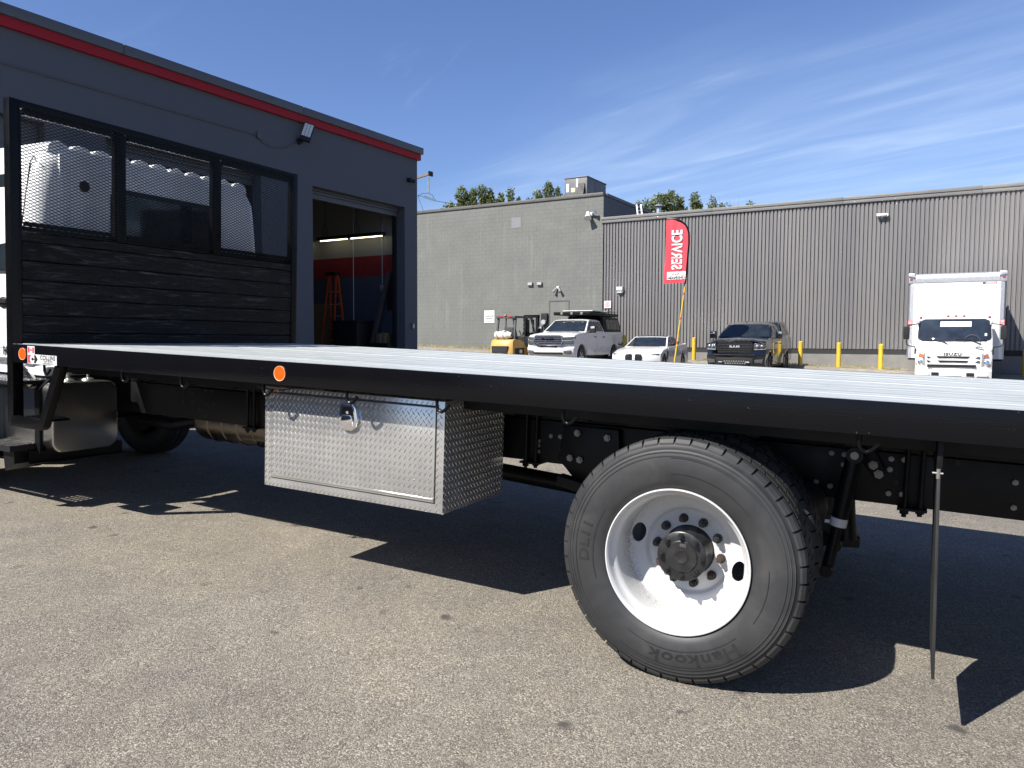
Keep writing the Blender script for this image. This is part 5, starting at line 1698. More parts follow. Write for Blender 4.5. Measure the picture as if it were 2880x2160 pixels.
def pickup(t, paint, black, W=2.0, L=6.15):
    hw = W / 2
    ar = arch(4.82, 0.43, 0.50, 0.50) + [(4.1, 0.47), (1.9, 0.47)] + arch(1.03, 0.43, 0.50, 0.50)
    out = [(0.42, 0.42), (0.10, 0.42), (0.01, 0.50), (-0.03, 0.60), (-0.03, 0.77), (0.03, 0.80), (0.05, 0.86), (0.03, 1.16), (0.08, 1.27), (0.24, 1.335), (0.9, 1.40), (1.5, 1.445), (1.62, 1.42), (3.74, 1.42),
           (3.78, 1.40), (3.80, 1.43), (6.08, 1.45), (6.15, 1.40), (6.13, 0.80), (6.16, 0.74), (6.16, 0.58), (6.05, 0.52), (5.5, 0.50)] + ar

    def f(u, y, z):
        a = abs(u)
        bow = 0.24 * a ** 2.4 * sstep(1 - (y + 0.03) / 0.9)
        zz = z
        if z > 1.2 and y < 1.62:
            zz -= 0.07 * max(0, a - 0.45) ** 1.5 * 2.0
            if black:
                zz += 0.035 * sstep(1 - a / 0.45) * sstep(y / 0.5)
        x = u * hw
        if z > 0.95:
            x *= 1 - 0.035 * sstep((z - 0.95) / 0.5)
        if z < 0.75:
            x *= 0.975
        return (x, y + bow, zz)
    body = loft_x(out, W, f).build('body', paint, t, ang=42, bevel=0)
    gh = [(1.48, 1.40), (2.32, 1.925), (2.55, 1.965), (3.2, 1.965), (3.58, 1.91), (3.74, 1.41)]

    def fg(u, y, z):
        k = (z - 1.40) / 0.565
        x = u * (hw * 0.955) * (1 - 0.215 * k)
        bow = 0.10 * abs(u) ** 2.2 * sstep((2.6 - y) / 1.0)
        return (x, y + bow, z - 0.03 * abs(u) ** 4 * sstep(k))
    cab_ = loft_x(gh, W, fg).build('cab_shell', paint, t, ang=40)

    def sx(z, off=0.006):
        return hw * 0.955 * (1 - 0.215 * (z - 1.40) / 0.565) + off
    # windscreen
    rows2, colz = 5, (-0.93, -0.6, 0, 0.6, 0.93)
    vs2 = []
    for i in range(rows2):
        tt = 0.06 + 0.88 * i / (rows2 - 1)
        y, z = 1.48 + 0.84 * tt, 1.40 + 0.525 * tt
        for u in colz:
            p = fg(u, y, z)
            vs2.append((p[0], p[1] - 0.010, p[2] + 0.012))
    MB().add(vs2, [(i * 5 + j, i * 5 + j + 1, (i + 1) * 5 + j + 1, (i + 1) * 5 + j) for i in range(rows2 - 1) for j in range(4)]).build('windscreen', M['glass'], t)
    for s in (-1, 1):
        dA = [(1.72, 0.55), (2.72, 0.50), (2.74, 1.40), (1.62, 1.40), (1.62, 0.80)]
        dB = [(2.76, 0.50), (3.50, 0.52), (3.70, 0.80), (3.72, 1.40), (2.76, 1.40)]
        for nm, o in (('door', dA), ('door', dB)):
            pts = [(s * (hw * (1 - 0.035 * sstep((z - 0.95) / 0.5)) * (0.975 if z < 0.75 else 1) - 0.004), y, z) for y, z in o]
            dd = MB().plate(pts, 0.014 * s if True else 0).build(nm, paint, t, smooth=False)
            yh = o[1][0] - 0.12 if o is dA else 3.60
            MB().box(s * (hw - 0.02), s * (hw + 0.028), yh - 0.11, yh + 0.03, 1.20, 1.235).build('door_handle', M['dark_plastic'] if not black else paint, dd)
        wA = [(1.80, 1.46), (2.70, 1.46), (2.70, 1.86), (2.42, 1.865), (2.34, 1.84)]
        wB = [(2.78, 1.46), (3.62, 1.46), (3.55, 1.80), (3.44, 1.86), (2.78, 1.86)]
        for o in (wA, wB):
            MB().plate([(s * sx(z), y, z) for y, z in o], 0.006).build('side_window', M['glass'], t, smooth=False)
        mp = MB().box(s * (hw - 0.02), s * (hw + 0.10), 1.78, 1.86, 1.38, 1.42).build('mirror', M['dark_plastic'] if not black else paint, t)
        MB().box(s * (hw + 0.06), s * (hw + 0.29), 1.74, 1.88, 1.38, 1.66).build('mirror_head', M['dark_plastic'] if not black else paint, mp, bevel=0.035, seg=3)
        MB().box(s * (hw + 0.10), s * (hw + 0.27), 1.725, 1.745, 1.55, 1.63).build('mirror_cap', M['chrome'] if black else M['galv'], mp, bevel=0.01)
        # arch liner and flare
        for cy in (1.03, 4.82):
            MB().cyl((s * (hw * 0.62), cy, 0.43), (s * (hw * 0.955), cy, 0.43), 0.505, seg=28).build('arch_liner', M['skirt'], t, smooth=False)
            fl = MB()
            n_ = 18
            vv = []
            for k in range(n_ + 1):
                a = PI * (-0.02 + 1.04 * k / n_)
                for rr, xo in ((0.495, 0.0), (0.575, 0.0), (0.56, 0.035), (0.50, 0.045)):
                    vv.append((s * (hw * 0.96 + xo), cy + rr * math.cos(a), 0.43 + rr * math.sin(a)))
            fl.add(vv, [(4 * k + j, 4 * k + (j + 1) % 4, 4 * (k + 1) + (j + 1) % 4, 4 * (k + 1) + j) for k in range(n_) for j in range(4)])
            fl.build('arch_flare', paint, t)
        # headlight
        if black:
            hl = MB().prism([(s * 0.62, 1.00), (s * 0.99, 1.02), (s * 0.99, 1.21), (s * 0.64, 1.22)], 'y', 0.00, 0.30, lambda x, y, z: (x, y + 0.20 * (max(0, abs(x) - 0.6) / 0.4) ** 1.8, z))
            o = hl.build('headlight', M['lens_smoke'], t, bevel=0.012)
            MB().sphere((s * 0.74, 0.04, 1.12), 0.055, 12, 8).sphere((s * 0.88, 0.11, 1.12), 0.05, 12, 8).build('lamp_bulb', M['headlamp'], o)
            MB().prism([(s * 0.64, 0.985), (s * 0.98, 1.0), (s * 0.98, 1.025), (s * 0.64, 1.01)], 'y', -0.01, 0.2, lambda x, y, z: (x, y + 0.20 * (max(0, abs(x) - 0.6) / 0.4) ** 1.8, z)).build('turn_lamp', M['headlamp'], o)
        else:
            for zA, zB, zC, zD in ((1.10, 1.19, 1.12, 1.21), (0.93, 1.03, 0.92, 1.05)):
                MB().prism([(s * 0.60, zA), (s * 0.98, zC), (s * 0.985, zD), (s * 0.60, zB)], 'y', 0.0, 0.30, lambda x, y, z: (x, y + 0.21 * (max(0, abs(x) - 0.58) / 0.42) ** 1.8, z)).build('headlight', M['lens_smoke'], t, bevel=0.012)
            MB().prism([(s * 0.60, 1.045), (s * 0.97, 1.06), (s * 0.97, 1.075), (s * 0.60, 1.075)], 'y', -0.008, 0.2, lambda x, y, z: (x, y + 0.21 * (max(0, abs(x) - 0.58) / 0.42) ** 1.8, z)).build('lamp_trim', M['chrome'], t)
        MB().prism([(s * 0.66, 0.55), (s * 0.90, 0.53), (s * 0.92, 0.68), (s * 0.66, 0.66)], 'y', -0.01, 0.2, lambda x, y, z: (x, y + 0.16 * (max(0, abs(x) - 0.6) / 0.4) ** 1.8, z)).build('fog_lamp', M['lens_smoke'], t, bevel=0.01)
        for y in (1.03, 4.82):
            road_wheel(t, s * (hw - 0.13), y, 0.41, 0.28, M['dark_rim'] if black else M['satin_rim'])
    # grille
    gw = 0.585
    MB().prism([(-gw, 1.22), (-gw - 0.03, 1.02), (-gw + 0.05, 0.87), (gw - 0.05, 0.87), (gw + 0.03, 1.02), (gw, 1.22), (gw - 0.06, 1.26), (-gw + 0.06, 1.26)], 'y', -0.012, 0.2).build('grille', M['grille_dark'], t, bevel=0.01)
    gt = M['chrome'] if not black else M['car_black']
    fr = MB()
    o_ = [(-gw, 1.22), (-gw - 0.03, 1.02), (-gw + 0.05, 0.87), (gw - 0.05, 0.87), (gw + 0.03, 1.02), (gw, 1.22), (gw - 0.06, 1.26), (-gw + 0.06, 1.26)]
    fr.tube([(a, -0.015, c) for a, c in o_ + o_[:1]], 0.022 if black else 0.016, 6)
    fr.build('grille_frame', gt if not black else paint, t)
    for k in range(5):
        z = 0.915 + 0.068 * k + (0.03 if k > 2 else 0)
        MB().box(-gw + 0.01, gw - 0.01, -0.03, -0.012, z - (0.013 if not black else 0.009), z + (0.013 if not black else 0.009)).build('grille_bar', gt if not black else M['dark_plastic'], t, bevel=0.005)
    vb = MB()
    for k in range(7):
        vb.box(-0.48 + 0.16 * k - 0.012, -0.48 + 0.16 * k + 0.012, -0.024, -0.012, 0.89, 1.24)
    tag(vb.build('grille_mesh', M['grille_dark'], t), kind='stuff')
    lettering('emblem_lettering', 'RAM', M['galv'] if black else M['chrome'], t, 0.10 if black else 0.15, lambda x, y, z: (x, -0.034 - z, y + (1.095 if black else 1.10)), depth=0.004, bold=0.006, spacing=1.3, sx=1.4)
    if black:
        MB().prism([(-0.62, 1.29), (0.62, 1.29), (0.80, 1.24), (0.98, 1.16), (0.98, 1.19), (0.8, 1.285), (0.60, 1.345), (-0.60, 1.345), (-0.8, 1.285), (-0.98, 1.19), (-0.98, 1.16), (-0.8, 1.24)], 'y', -0.03, 0.10,
                   lambda x, y, z: (x, y + 0.20 * (max(0, abs(x) - 0.5) / 0.5) ** 1.8, z)).build('bonnet_guard', M['car_black'], t, bevel=0.01)
        MB().box(-0.70, 0.70, -0.06, 0.05, 0.79, 0.83).box(-0.62, 0.62, -0.06, 0.02, 0.44, 0.72).build('bumper_insert', M['dark_plastic'], t, bevel=0.015)
        hx = MB()
        for k in range(9):
            for j in range(2):
                hx.cyl((-0.32 + 0.08 * k + 0.04 * j, -0.062, 0.60 - 0.07 * j), (-0.32 + 0.08 * k + 0.04 * j, -0.07, 0.60 - 0.07 * j), 0.028, seg=6)
        tag(hx.build('bumper_mesh', M['bolt'], t, smooth=False), kind='stuff')
        for s in (-1, 1):
            MB().tube([(s * 0.52, -0.06, 0.57), (s * 0.50, -0.14, 0.57), (s * 0.40, -0.14, 0.57), (s * 0.38, -0.06, 0.57)], 0.018, 8).build('tow_hook', M['galv'], t)
    else:
        MB().prism([(-0.37, 0.80), (-0.27, 0.90), (0.27, 0.90), (0.37, 0.80)], 'y', -0.02, 0.1).build('bumper_slot', M['grille_dark'], t, bevel=0.008)
        MB().box(-0.60, 0.60, -0.045, 0.1, 0.515, 0.60).build('lower_intake', M['grille_dark'], t, bevel=0.015)
    MB().cyl((-0.3 if not black else -0.15, 2.75, 1.95), (-0.3 if not black else -0.15, 2.80, 2.03), 0.025, 0.012, seg=8).build('roof_antenna', M['dark_plastic'], t)
    for s in (-1, 1):
        MB().box(s * (hw - 0.14), s * (hw + 0.0), 1.5, 3.6, 0.40, 0.46).build('side_step', M['dark_plastic'], t, bevel=0.01)
    st_ = MB().lathe([(0.165, -0.012), (0.178, 0.0), (0.165, 0.012), (0.155, 0.0)], (0.42, 2.02, 1.42), 'y', 24, closed=True).build('steering_wheel', M['seat'], t)
    return body


t = wthing('pickup_truck', 'white crew cab pickup with black camper canopy and roof rack beside the forklift', 'pickup truck', 0.865, -7.12, 0.375, rz=R(3.4))
wp = pickup(t, M['car_white'], False)
cn = MB().prism([(3.86, 1.46), (6.08, 1.46), (5.86, 2.08), (3.86, 2.10)], 'x', -0.90, 0.90, lambda x, y, z: (x * (1 - 0.10 * (z - 1.46) / 0.6), y, z)).build('camper_canopy', M['dark_plastic'], t, bevel=0.02)
for s in (-1, 1):
    MB().plate([(s * 0.895, 4.15, 1.55), (s * 0.895, 5.82, 1.55), (s * 0.845, 5.68, 1.98), (s * 0.845, 4.10, 1.98)], 0.006).build('canopy_window', M['glass'], cn, smooth=False)
rk = MB().box(-0.83, 0.83, 2.35, 5.85, 2.12, 2.26).build('roof_tray', M['chassis'], t, bevel=0.025)
for k in range(3):
    MB().box(-0.45 + 0.45 * k - 0.05, -0.45 + 0.45 * k + 0.05, 2.325, 2.35, 2.14, 2.24).build('tray_latch', M['bolt'], rk, bevel=0.008)
MB().box(-0.60, 0.78, 2.75, 4.4, 2.30, 2.335).build('solar_panel', M['white_plastic'], rk, bevel=0.008)
MB().box(-0.72, 0.80, 4.5, 5.8, 2.34, 2.36).build('rear_rack', M['galv'], rk, bevel=0.006)
for x in (-0.65, 0.70):
    for y in (2.9, 4.3, 5.7):
        MB().cyl((x, y, 2.26), (x, y, 2.35), 0.015, seg=8).build('rack_post', M['chassis'], rk)
    MB().box(x - 0.04, x + 0.04, 3.75, 3.85, 1.95, 2.12).build('tray_support', M['chassis'], rk)

t = wthing('pickup_truck', 'black crew cab pickup with matching black bed cap parked right of the red flag', 'pickup truck', 8.165, -7.32, 0.165, rz=R(2.6))
pickup(t, M['car_black'], True, W=1.98)
cp = MB().prism([(3.80, 1.46), (6.10, 1.46), (5.72, 2.02), (5.4, 2.07), (4.0, 2.05), (3.80, 2.0)], 'x', -0.92, 0.92, lambda x, y, z: (x * (1 - 0.17 * (z - 1.46) / 0.6), y, z)).build('bed_cap', M['car_black'], t, bevel=0.03)
for s in (-1, 1):
    MB().plate([(s * 0.922, 4.05, 1.55), (s * 0.922, 5.75, 1.55), (s * 0.825, 5.55, 1.95), (s * 0.825, 4.05, 1.95)], 0.006).build('cap_window', M['glass'], cp, smooth=False)
t['group'] = 'pickups parked along the wall'
bpy.data.objects['pickup_truck']['group'] = 'pickups parked along the wall'

# ---------------------------------------------------------------- white sports sedan
t = wthing('sports_car', 'white four door sports car with black roof and twin grilles between the pickups', 'car', 4.50, -7.32, 0.265, rz=R(4.6))
hw = 0.935
out = [(0.6, 0.20), (0.12, 0.20), (0.03, 0.28), (0.0, 0.45), (0.0, 0.60), (0.05, 0.70), (0.22, 0.78), (0.7, 0.87), (1.25, 0.945), (1.6, 0.97), (3.9, 1.03), (4.55, 1.05), (4.72, 1.08), (4.80, 0.98), (4.83, 0.70), (4.78, 0.30), (4.6, 0.24),
       (4.3, 0.24)] + arch(3.72, 0.335, 0.385, 0.24) + arch(0.87, 0.335, 0.385, 0.24)


def fb(u, y, z):
    a = abs(u)
    bow = 0.34 * a ** 2.6 * sstep(1 - y / 1.0)
    rear = -0.22 * a ** 3 * sstep((y - 4.0) / 0.8)
    x = u * hw * (1 - 0.02 * sstep(abs(y - 2.3) / 2.0) + (0.012 if y > 3.3 and z < 0.9 else 0))
    if z > 0.7:
        x *= 1 - 0.05 * sstep((z - 0.7) / 0.35)
    zz = z - (0.05 * a ** 3 if z > 0.75 and y < 1.7 else 0)
    if z > 0.75 and y < 1.6 and 0.35 < a < 0.65:
        zz += 0.012
    return (x, y + bow + rear, zz)


loft_x(out, 2 * hw, fb, (-1, -0.96, -0.85, -0.65, -0.5, -0.35, -0.15, 0, 0.15, 0.35, 0.5, 0.65, 0.85, 0.96, 1)).build('body', M['car_white'], t, ang=42)
gh = [(1.45, 0.93), (2.30, 1.34), (2.65, 1.395), (3.10, 1.385), (3.55, 1.28), (4.35, 1.03), (4.35, 0.98)]


def fg2(u, y, z):
    k = max(0, (z - 0.95) / 0.45)
    return (u * hw * 0.90 * (1 - 0.24 * k), y + 0.12 * abs(u) ** 2.2 * sstep((2.6 - y) / 1.0), z - 0.025 * abs(u) ** 3 * k)


loft_x(gh, 2 * hw, fg2).build('cabin', M['car_white'], t, ang=40)
rv = []
for y, z in ((2.34, 1.362), (2.65, 1.400), (3.10, 1.390), (3.5, 1.300)):
    for u in (-0.92, -0.5, 0, 0.5, 0.92):
        p = fg2(u, y, z)
        rv.append((p[0], p[1], p[2] + 0.004))
MB().add(rv, [(i * 5 + j, i * 5 + j + 1, (i + 1) * 5 + j + 1, (i + 1) * 5 + j) for i in range(3) for j in range(4)]).build('roof_panel', M['car_black'], t)
wv = []
for i in range(5):
    tt = 0.07 + 0.86 * i / 4
    y, z = 1.45 + 0.85 * tt, 0.93 + 0.41 * tt
    for u in (-0.92, -0.5, 0, 0.5, 0.92):
        p = fg2(u, y, z)
        wv.append((p[0], p[1] - 0.008, p[2] + 0.012))
MB().add(wv, [(i * 5 + j, i * 5 + j + 1, (i + 1) * 5 + j + 1, (i + 1) * 5 + j) for i in range(4) for j in range(4)]).build('windscreen', M['glass'], t)
for s in (-1, 1):
    def sx2(z):
        return s * (hw * 0.90 * (1 - 0.24 * max(0, (z - 0.95) / 0.45)) + 0.006)
    for o in ([(1.85, 1.02), (2.72, 1.04), (2.72, 1.32), (2.45, 1.325)], [(2.78, 1.04), (3.75, 1.08), (3.45, 1.24), (3.15, 1.32), (2.78, 1.325)]):
        MB().plate([(sx2(z), y, z) for y, z in o], 0.006).build('side_window', M['glass'], t, smooth=False)
    for o in ([(1.42, 0.34), (2.70, 0.30), (2.72, 0.97), (1.52, 0.92)], [(2.74, 0.30), (3.30, 0.32), (3.42, 0.60), (3.70, 0.99), (2.76, 0.97)]):
        dd = MB().plate([(s * (hw * (1 - 0.05 * sstep((z - 0.7) / 0.35)) - 0.008), y, z) for y, z in o], 0.014).build('door', M['car_white'], t, smooth=False)
        yh = o[1][0] - 0.15 if o[0][0] < 2 else 3.45
        MB().box(s * (hw - 0.05), s * (hw + 0.006), yh - 0.1, yh + 0.1, 0.84, 0.87).build('door_handle', M['chrome'], dd, bevel=0.005)
    MB().prism([(1.22, 0.48), (1.36, 0.50), (1.40, 0.78), (1.34, 0.80)], 'x', s * (hw - 0.03), s * (hw + 0.004)).build('fender_vent', M['dark_plastic'], t)
    mr = MB().box(s * (hw - 0.10), s * (hw + 0.05), 1.66, 1.72, 0.99, 1.02).build('mirror', M['dark_plastic'], t)
    MB().sphere((s * (hw + 0.10), 1.70, 1.06), 0.10, 14, 8, (1.1, 0.7, 0.65)).build('mirror_head', M['dark_plastic'], mr)
    MB().prism([(s * 0.40, 0.60), (s * 0.47, 0.57), (s * 0.86, 0.66), (s * 0.88, 0.71), (s * 0.70, 0.70)], 'y', -0.02, 0.35, lambda x, y, z: (x, y + 0.37 * (abs(x) / hw) ** 2.6 + 0.02, z)).build('headlight', M['lens_smoke'], t, bevel=0.008)
    kid = [(s * 0.05, 0.66), (s * 0.10, 0.70), (s * 0.27, 0.69), (s * 0.32, 0.62), (s * 0.30, 0.36), (s * 0.12, 0.28), (s * 0.05, 0.34)]
    kg = MB().prism(kid, 'y', -0.02, 0.2).build('kidney_grille', M['grille_dark'], t, bevel=0.01)
    for k in range(4):
        MB().box(s * 0.08, s * 0.29, -0.028, -0.02, 0.40 + 0.075 * k, 0.415 + 0.075 * k).build('grille_bar', M['dark_plastic'], kg)
    MB().prism([(s * 0.52, 0.30), (s * 0.80, 0.26), (s * 0.82, 0.44), (s * 0.60, 0.44)], 'y', 0.03, 0.3, lambda x, y, z: (x, y + 0.34 * (abs(x) / hw) ** 2.6 - 0.05, z)).build('bumper_intake', M['grille_dark'], t)
    for y in (0.87, 3.72):
        MB().cyl((s * 0.60, y, 0.335), (s * 0.90, y, 0.335), 0.38, seg=26).build('arch_liner', M['skirt'], t, smooth=False)
        road_wheel(t, s * (hw - 0.125), y, 0.335, 0.25, M['dark_rim'], 10, 0.72)
MB().cyl((0, 0.115, 0.755), (0, 0.105, 0.762), 0.035, seg=16).build('badge', M['galv'], t)
MB().lathe([(0.165, -0.010), (0.175, 0.0), (0.165, 0.010), (0.158, 0.0)], (0.36, 2.05, 0.98), 'y', 24, closed=True).build('steering_wheel', M['seat'], t)

# ---------------------------------------------------------------- forklift
M['fork_yellow'] = mat('forklift yellow', (0.46, 0.27, 0.065), 0.5, var=0.12, scale=5)
M['fork_grey'] = mat('forklift grey', (0.055, 0.058, 0.06), 0.5)
t = wthing('forklift', 'yellow and grey forklift with white gas cylinder on its back beside the white pickup', 'forklift', -1.18, -7.42, 0.42, rz=R(-4))
cw = MB()
cwo = [(0.06, 0.16), (0.0, 0.26), (0.0, 0.72), (0.03, 0.93), (0.10, 1.02), (0.30, 1.06), (0.72, 1.04), (1.0, 0.85), (1.3, 0.62), (1.3, 0.16)]
loft_x(cwo, 1.1, lambda u, y, z: (u * 0.55 * (1 - 0.06 * sstep((z - 0.7) / 0.4)), y + 0.14 * abs(u) ** 3 * sstep(1 - y / 0.6), z)).build('counterweight', M['fork_yellow'], t, ang=40)
MB().prism([(-0.40, 0.78), (0.40, 0.78), (0.33, 0.50), (-0.38, 0.50)], 'y', -0.006, 0.1).build('radiator_opening', M['grille_dark'], t)
for k in range(5):
    MB().box(-0.36, 0.36, -0.014, -0.006, 0.535 + 0.05 * k, 0.55 + 0.05 * k).build('radiator_slat', M['fork_grey'], t)
MB().box(0.545, 0.553, 0.30, 0.95, 0.45, 0.70).build('side_grille', M['grille_dark'], t)
MB().box(0.553, 0.556, 0.62, 0.82, 0.50, 0.64).build('side_plate', M['white_sign'], t)
MB().prism([(1.0, 0.5), (1.0, 0.95), (0.85, 1.15), (1.25, 1.20), (1.75, 0.80), (2.2, 0.75), (2.2, 0.3), (1.3, 0.3)], 'x', -0.52, 0.52).build('chassis_body', M['fork_grey'], t, bevel=0.03)
gp = [(-1, 0.32), (1, 0.32), (-1, 1.72), (1, 1.72)]
for s in (-1, 1):
    MB().tube([(s * 0.44, 0.40, 1.02), (s * 0.42, 0.52, 1.92)], 0.052, 4).build('guard_post', M['fork_grey'], t, smooth=False)
    MB().tube([(s * 0.50, 2.05, 0.75), (s * 0.45, 1.62, 1.95)], 0.048, 4).build('guard_post', M['fork_grey'], t, smooth=False)
    MB().tube([(s * 0.47, 1.05, 1.1), (s * 0.45, 1.10, 1.95)], 0.035, 4).build('guard_post', M['fork_grey'], t, smooth=False)
    MB().box(s * 0.40, s * 0.47, 0.42, 1.75, 1.92, 2.0).build('guard_side_rail', M['fork_grey'], t, bevel=0.012)
    MB().box(s * 0.14, s * 0.34, 0.385, 0.40, 1.925, 1.985).build('tail_lamp', M['red_lamp'], t, bevel=0.006)
MB().box(-0.47, 0.47, 0.40, 0.47, 1.90, 2.0).build('guard_rear_bar', M['fork_grey'], t, bevel=0.012)
for k in range(7):
    MB().box(-0.40, 0.40, 0.56 + 0.18 * k, 0.61 + 0.18 * k, 1.94, 1.99).build('guard_roof_bar', M['fork_grey'], t)
MB().cyl((0.0, 0.42, 2.0), (0.0, 0.42, 2.06), 0.07, 0.055, seg=14).build('beacon', M['amber_lamp'], t)
MB().box(-0.22, 0.22, 0.62, 0.74, 1.10, 1.55).box(-0.24, 0.24, 0.70, 1.15, 1.06, 1.16).build('seat', M['seat'], t, bevel=0.04)
MB().tube([(0, 1.7, 1.0), (0, 1.42, 1.42)], 0.02, 8).build('steering_column', M['seat'], t)
for s in (-0.30, 0.30):
    MB().box(s - 0.06, s + 0.06, 2.28, 2.42, 0.10, 2.08).build('mast_channel', M['chassis'], t, bevel=0.01)
MB().cyl((0.12, 2.30, 0.3), (0.12, 2.30, 1.9), 0.04, seg=10).cyl((-0.12, 2.30, 0.3), (-0.12, 2.30, 1.9), 0.04, seg=10).box(-0.36, 0.36, 2.27, 2.43, 1.98, 2.10).box(-0.36, 0.36, 2.27, 2.43, 1.1, 1.2).build('mast_cylinder', M['chassis'], t)
MB().box(-0.55, 0.55, 2.45, 2.52, 0.35, 1.35).build('carriage', M['chassis'], t, bevel=0.01)
for s in (-0.25, 0.25):
    MB().box(s - 0.05, s + 0.05, 2.52, 3.5, 0.10, 0.15).build('fork_tine', M['steel'], t)
for s in (-1, 1):
    road_wheel(t, s * 0.42, 0.42, 0.25, 0.18, M['fork_yellow'], 5)
    road_wheel(t, s * 0.45, 1.9, 0.33, 0.22, M['fork_yellow'], 5)
M['cyl_white'] = mat('chalky white steel', (0.52, 0.51, 0.47), 0.5, var=0.12, scale=8)
gc = MB().lathe([(0.0, -0.42), (0.10, -0.42), (0.145, -0.38), (0.158, -0.32), (0.158, 0.16), (0.145, 0.23), (0.10, 0.27), (0.10, 0.38), (0.085, 0.39), (0.085, 0.29), (0.0, 0.29)], (-0.0, 0.30, 1.225), 'x', 30).build('gas_cylinder', M['cyl_white'], t, ang=50)
for x in (-0.24, 0.06):
    MB().lathe([(0.160, x - 0.018), (0.165, x - 0.018), (0.165, x + 0.018), (0.160, x + 0.018)], (0, 0.30, 1.225), 'x', 28).box(x - 0.02, x + 0.02, 0.18, 0.42, 1.04, 1.075).build('strap', M['bolt'], gc)
MB().cyl((0.29, 0.30, 1.225), (0.36, 0.30, 1.225), 0.03, seg=10).build('valve', M['steel'], gc)
MB().box(0.02, 0.16, 0.16, 0.36, 1.375, 1.41).build('label_collar', M['cyl_white'], gc)

# ---------------------------------------------------------------- box truck
t = wthing('box_truck', 'white cab over box truck facing the camera at the right end of the wall', 'truck', 14.62, -7.0, -0.03)
bw = 1.015
co = [(0.0, 0.40), (0.0, 0.62), (0.06, 0.66), (0.04, 1.12), (0.10, 1.55), (0.42, 2.16), (0.62, 2.27), (1.62, 2.27), (1.68, 2.1), (1.68, 0.75), (1.5, 0.55)] + arch(0.98, 0.42, 0.44, 0.55)


def fcab(u, y, z):
    a = abs(u)
    bow = 0.22 * a ** 4 * sstep(1 - y / 0.8)
    x = u * bw * (1 - 0.055 * sstep((z - 1.3) / 0.95))
    return (x, y + bow, z - 0.05 * a ** 6 * sstep((z - 2.0) / 0.25))


loft_x(co, 2 * bw, fcab).build('cab', M['car_white'], t, ang=40)


def fglass(x, z, off):
    """a point of the windscreen plane"""
    u = min(1.0, abs(x) / (bw * (1 - 0.055 * sstep((z - 1.3) / 0.95))))
    if z >= 1.55:
        k = (z - 1.55) / 0.61
        y, bow = 0.10 + 0.32 * k, 0.957 + (0.463 - 0.957) * k
    else:
        k = (1.55 - z) / 0.43
        y, bow = 0.10 - 0.06 * k, 0.957 + 0.03 * k
    return (x, y + 0.22 * bow * u ** 3.6 - off, z + off * 0.4)


def glass_grid(outline_fn, z0, z1, n=9, m=17, off=0.014):
    vs = []
    for i in range(n):
        z = z0 + (z1 - z0) * i / (n - 1)
        xl = outline_fn(z)
        for j in range(m):
            vs.append(fglass(-xl + 2 * xl * j / (m - 1), z, off))
    return MB().add(vs, [(i * m + j, i * m + j + 1, (i + 1) * m + j + 1, (i + 1) * m + j) for i in range(n - 1) for j in range(m - 1)])


def rnd(z, z0, z1, xl0, xl1, r):
    x = xl0 + (xl1 - xl0) * (z - z0) / (z1 - z0)
    d = min(z - z0, z1 - z)
    if d < r:
        x -= r - math.sqrt(max(0, r * r - (r - d) ** 2))
    return x


glass_grid(lambda z: rnd(z, 1.50, 2.185, 0.985, 0.945, 0.15), 1.50, 2.185, 13).build('windscreen_seal', M['rubber'], t, smooth=False)
M['screen_glass'] = glass_dark('windscreen glass', (0.016, 0.022, 0.032), 0.04)
glass_grid(lambda z: rnd(z, 1.525, 2.165, 0.960, 0.922, 0.14), 1.525, 2.165, 13, 17, 0.022).build('windscreen', M['screen_glass'], t)
gv = []
for z in (1.94, 2.10):
    for x in (-0.42, -0.2, 0.1, 0.40):
        gv.append(fglass(x + 0.05, z, 0.027))
MB().add(gv, [(j, j + 1, 4 + j + 1, 4 + j) for j in range(3)]).build('rear_window_view', mat('seen through glass', (0.48, 0.62, 0.56), 0.3), t, smooth=False)
MB().tube([fglass(-0.74, 1.535, 0.03), fglass(-0.30, 1.50, 0.035), fglass(-0.16, 1.42, 0.03)], 0.012, 6).tube([fglass(0.05, 1.56, 0.03), fglass(0.42, 1.54, 0.035), fglass(0.70, 1.42, 0.03)], 0.012, 6).build('wiper', M['rubber'], t)
MB().lathe([(0.205, -0.008), (0.212, 0.0), (0.205, 0.008), (0.198, 0.0)], (0.48, 0.085, 1.50), 'y', 24, closed=True).build('steering_wheel', M['bolt'], t)
MB().add([fglass(x, z, 0.028) for x, z in ((0.80, 1.66), (0.86, 1.66), (0.86, 1.74), (0.80, 1.74))], [(0, 1, 2, 3)]).build('windscreen_sticker', M['white_sign'], t, smooth=False)


def front_y(z):
    return 0.04 + (0.06 * (z - 1.12) / 0.43 if z > 1.12 else 0.02 * (1.12 - z) / 0.46)


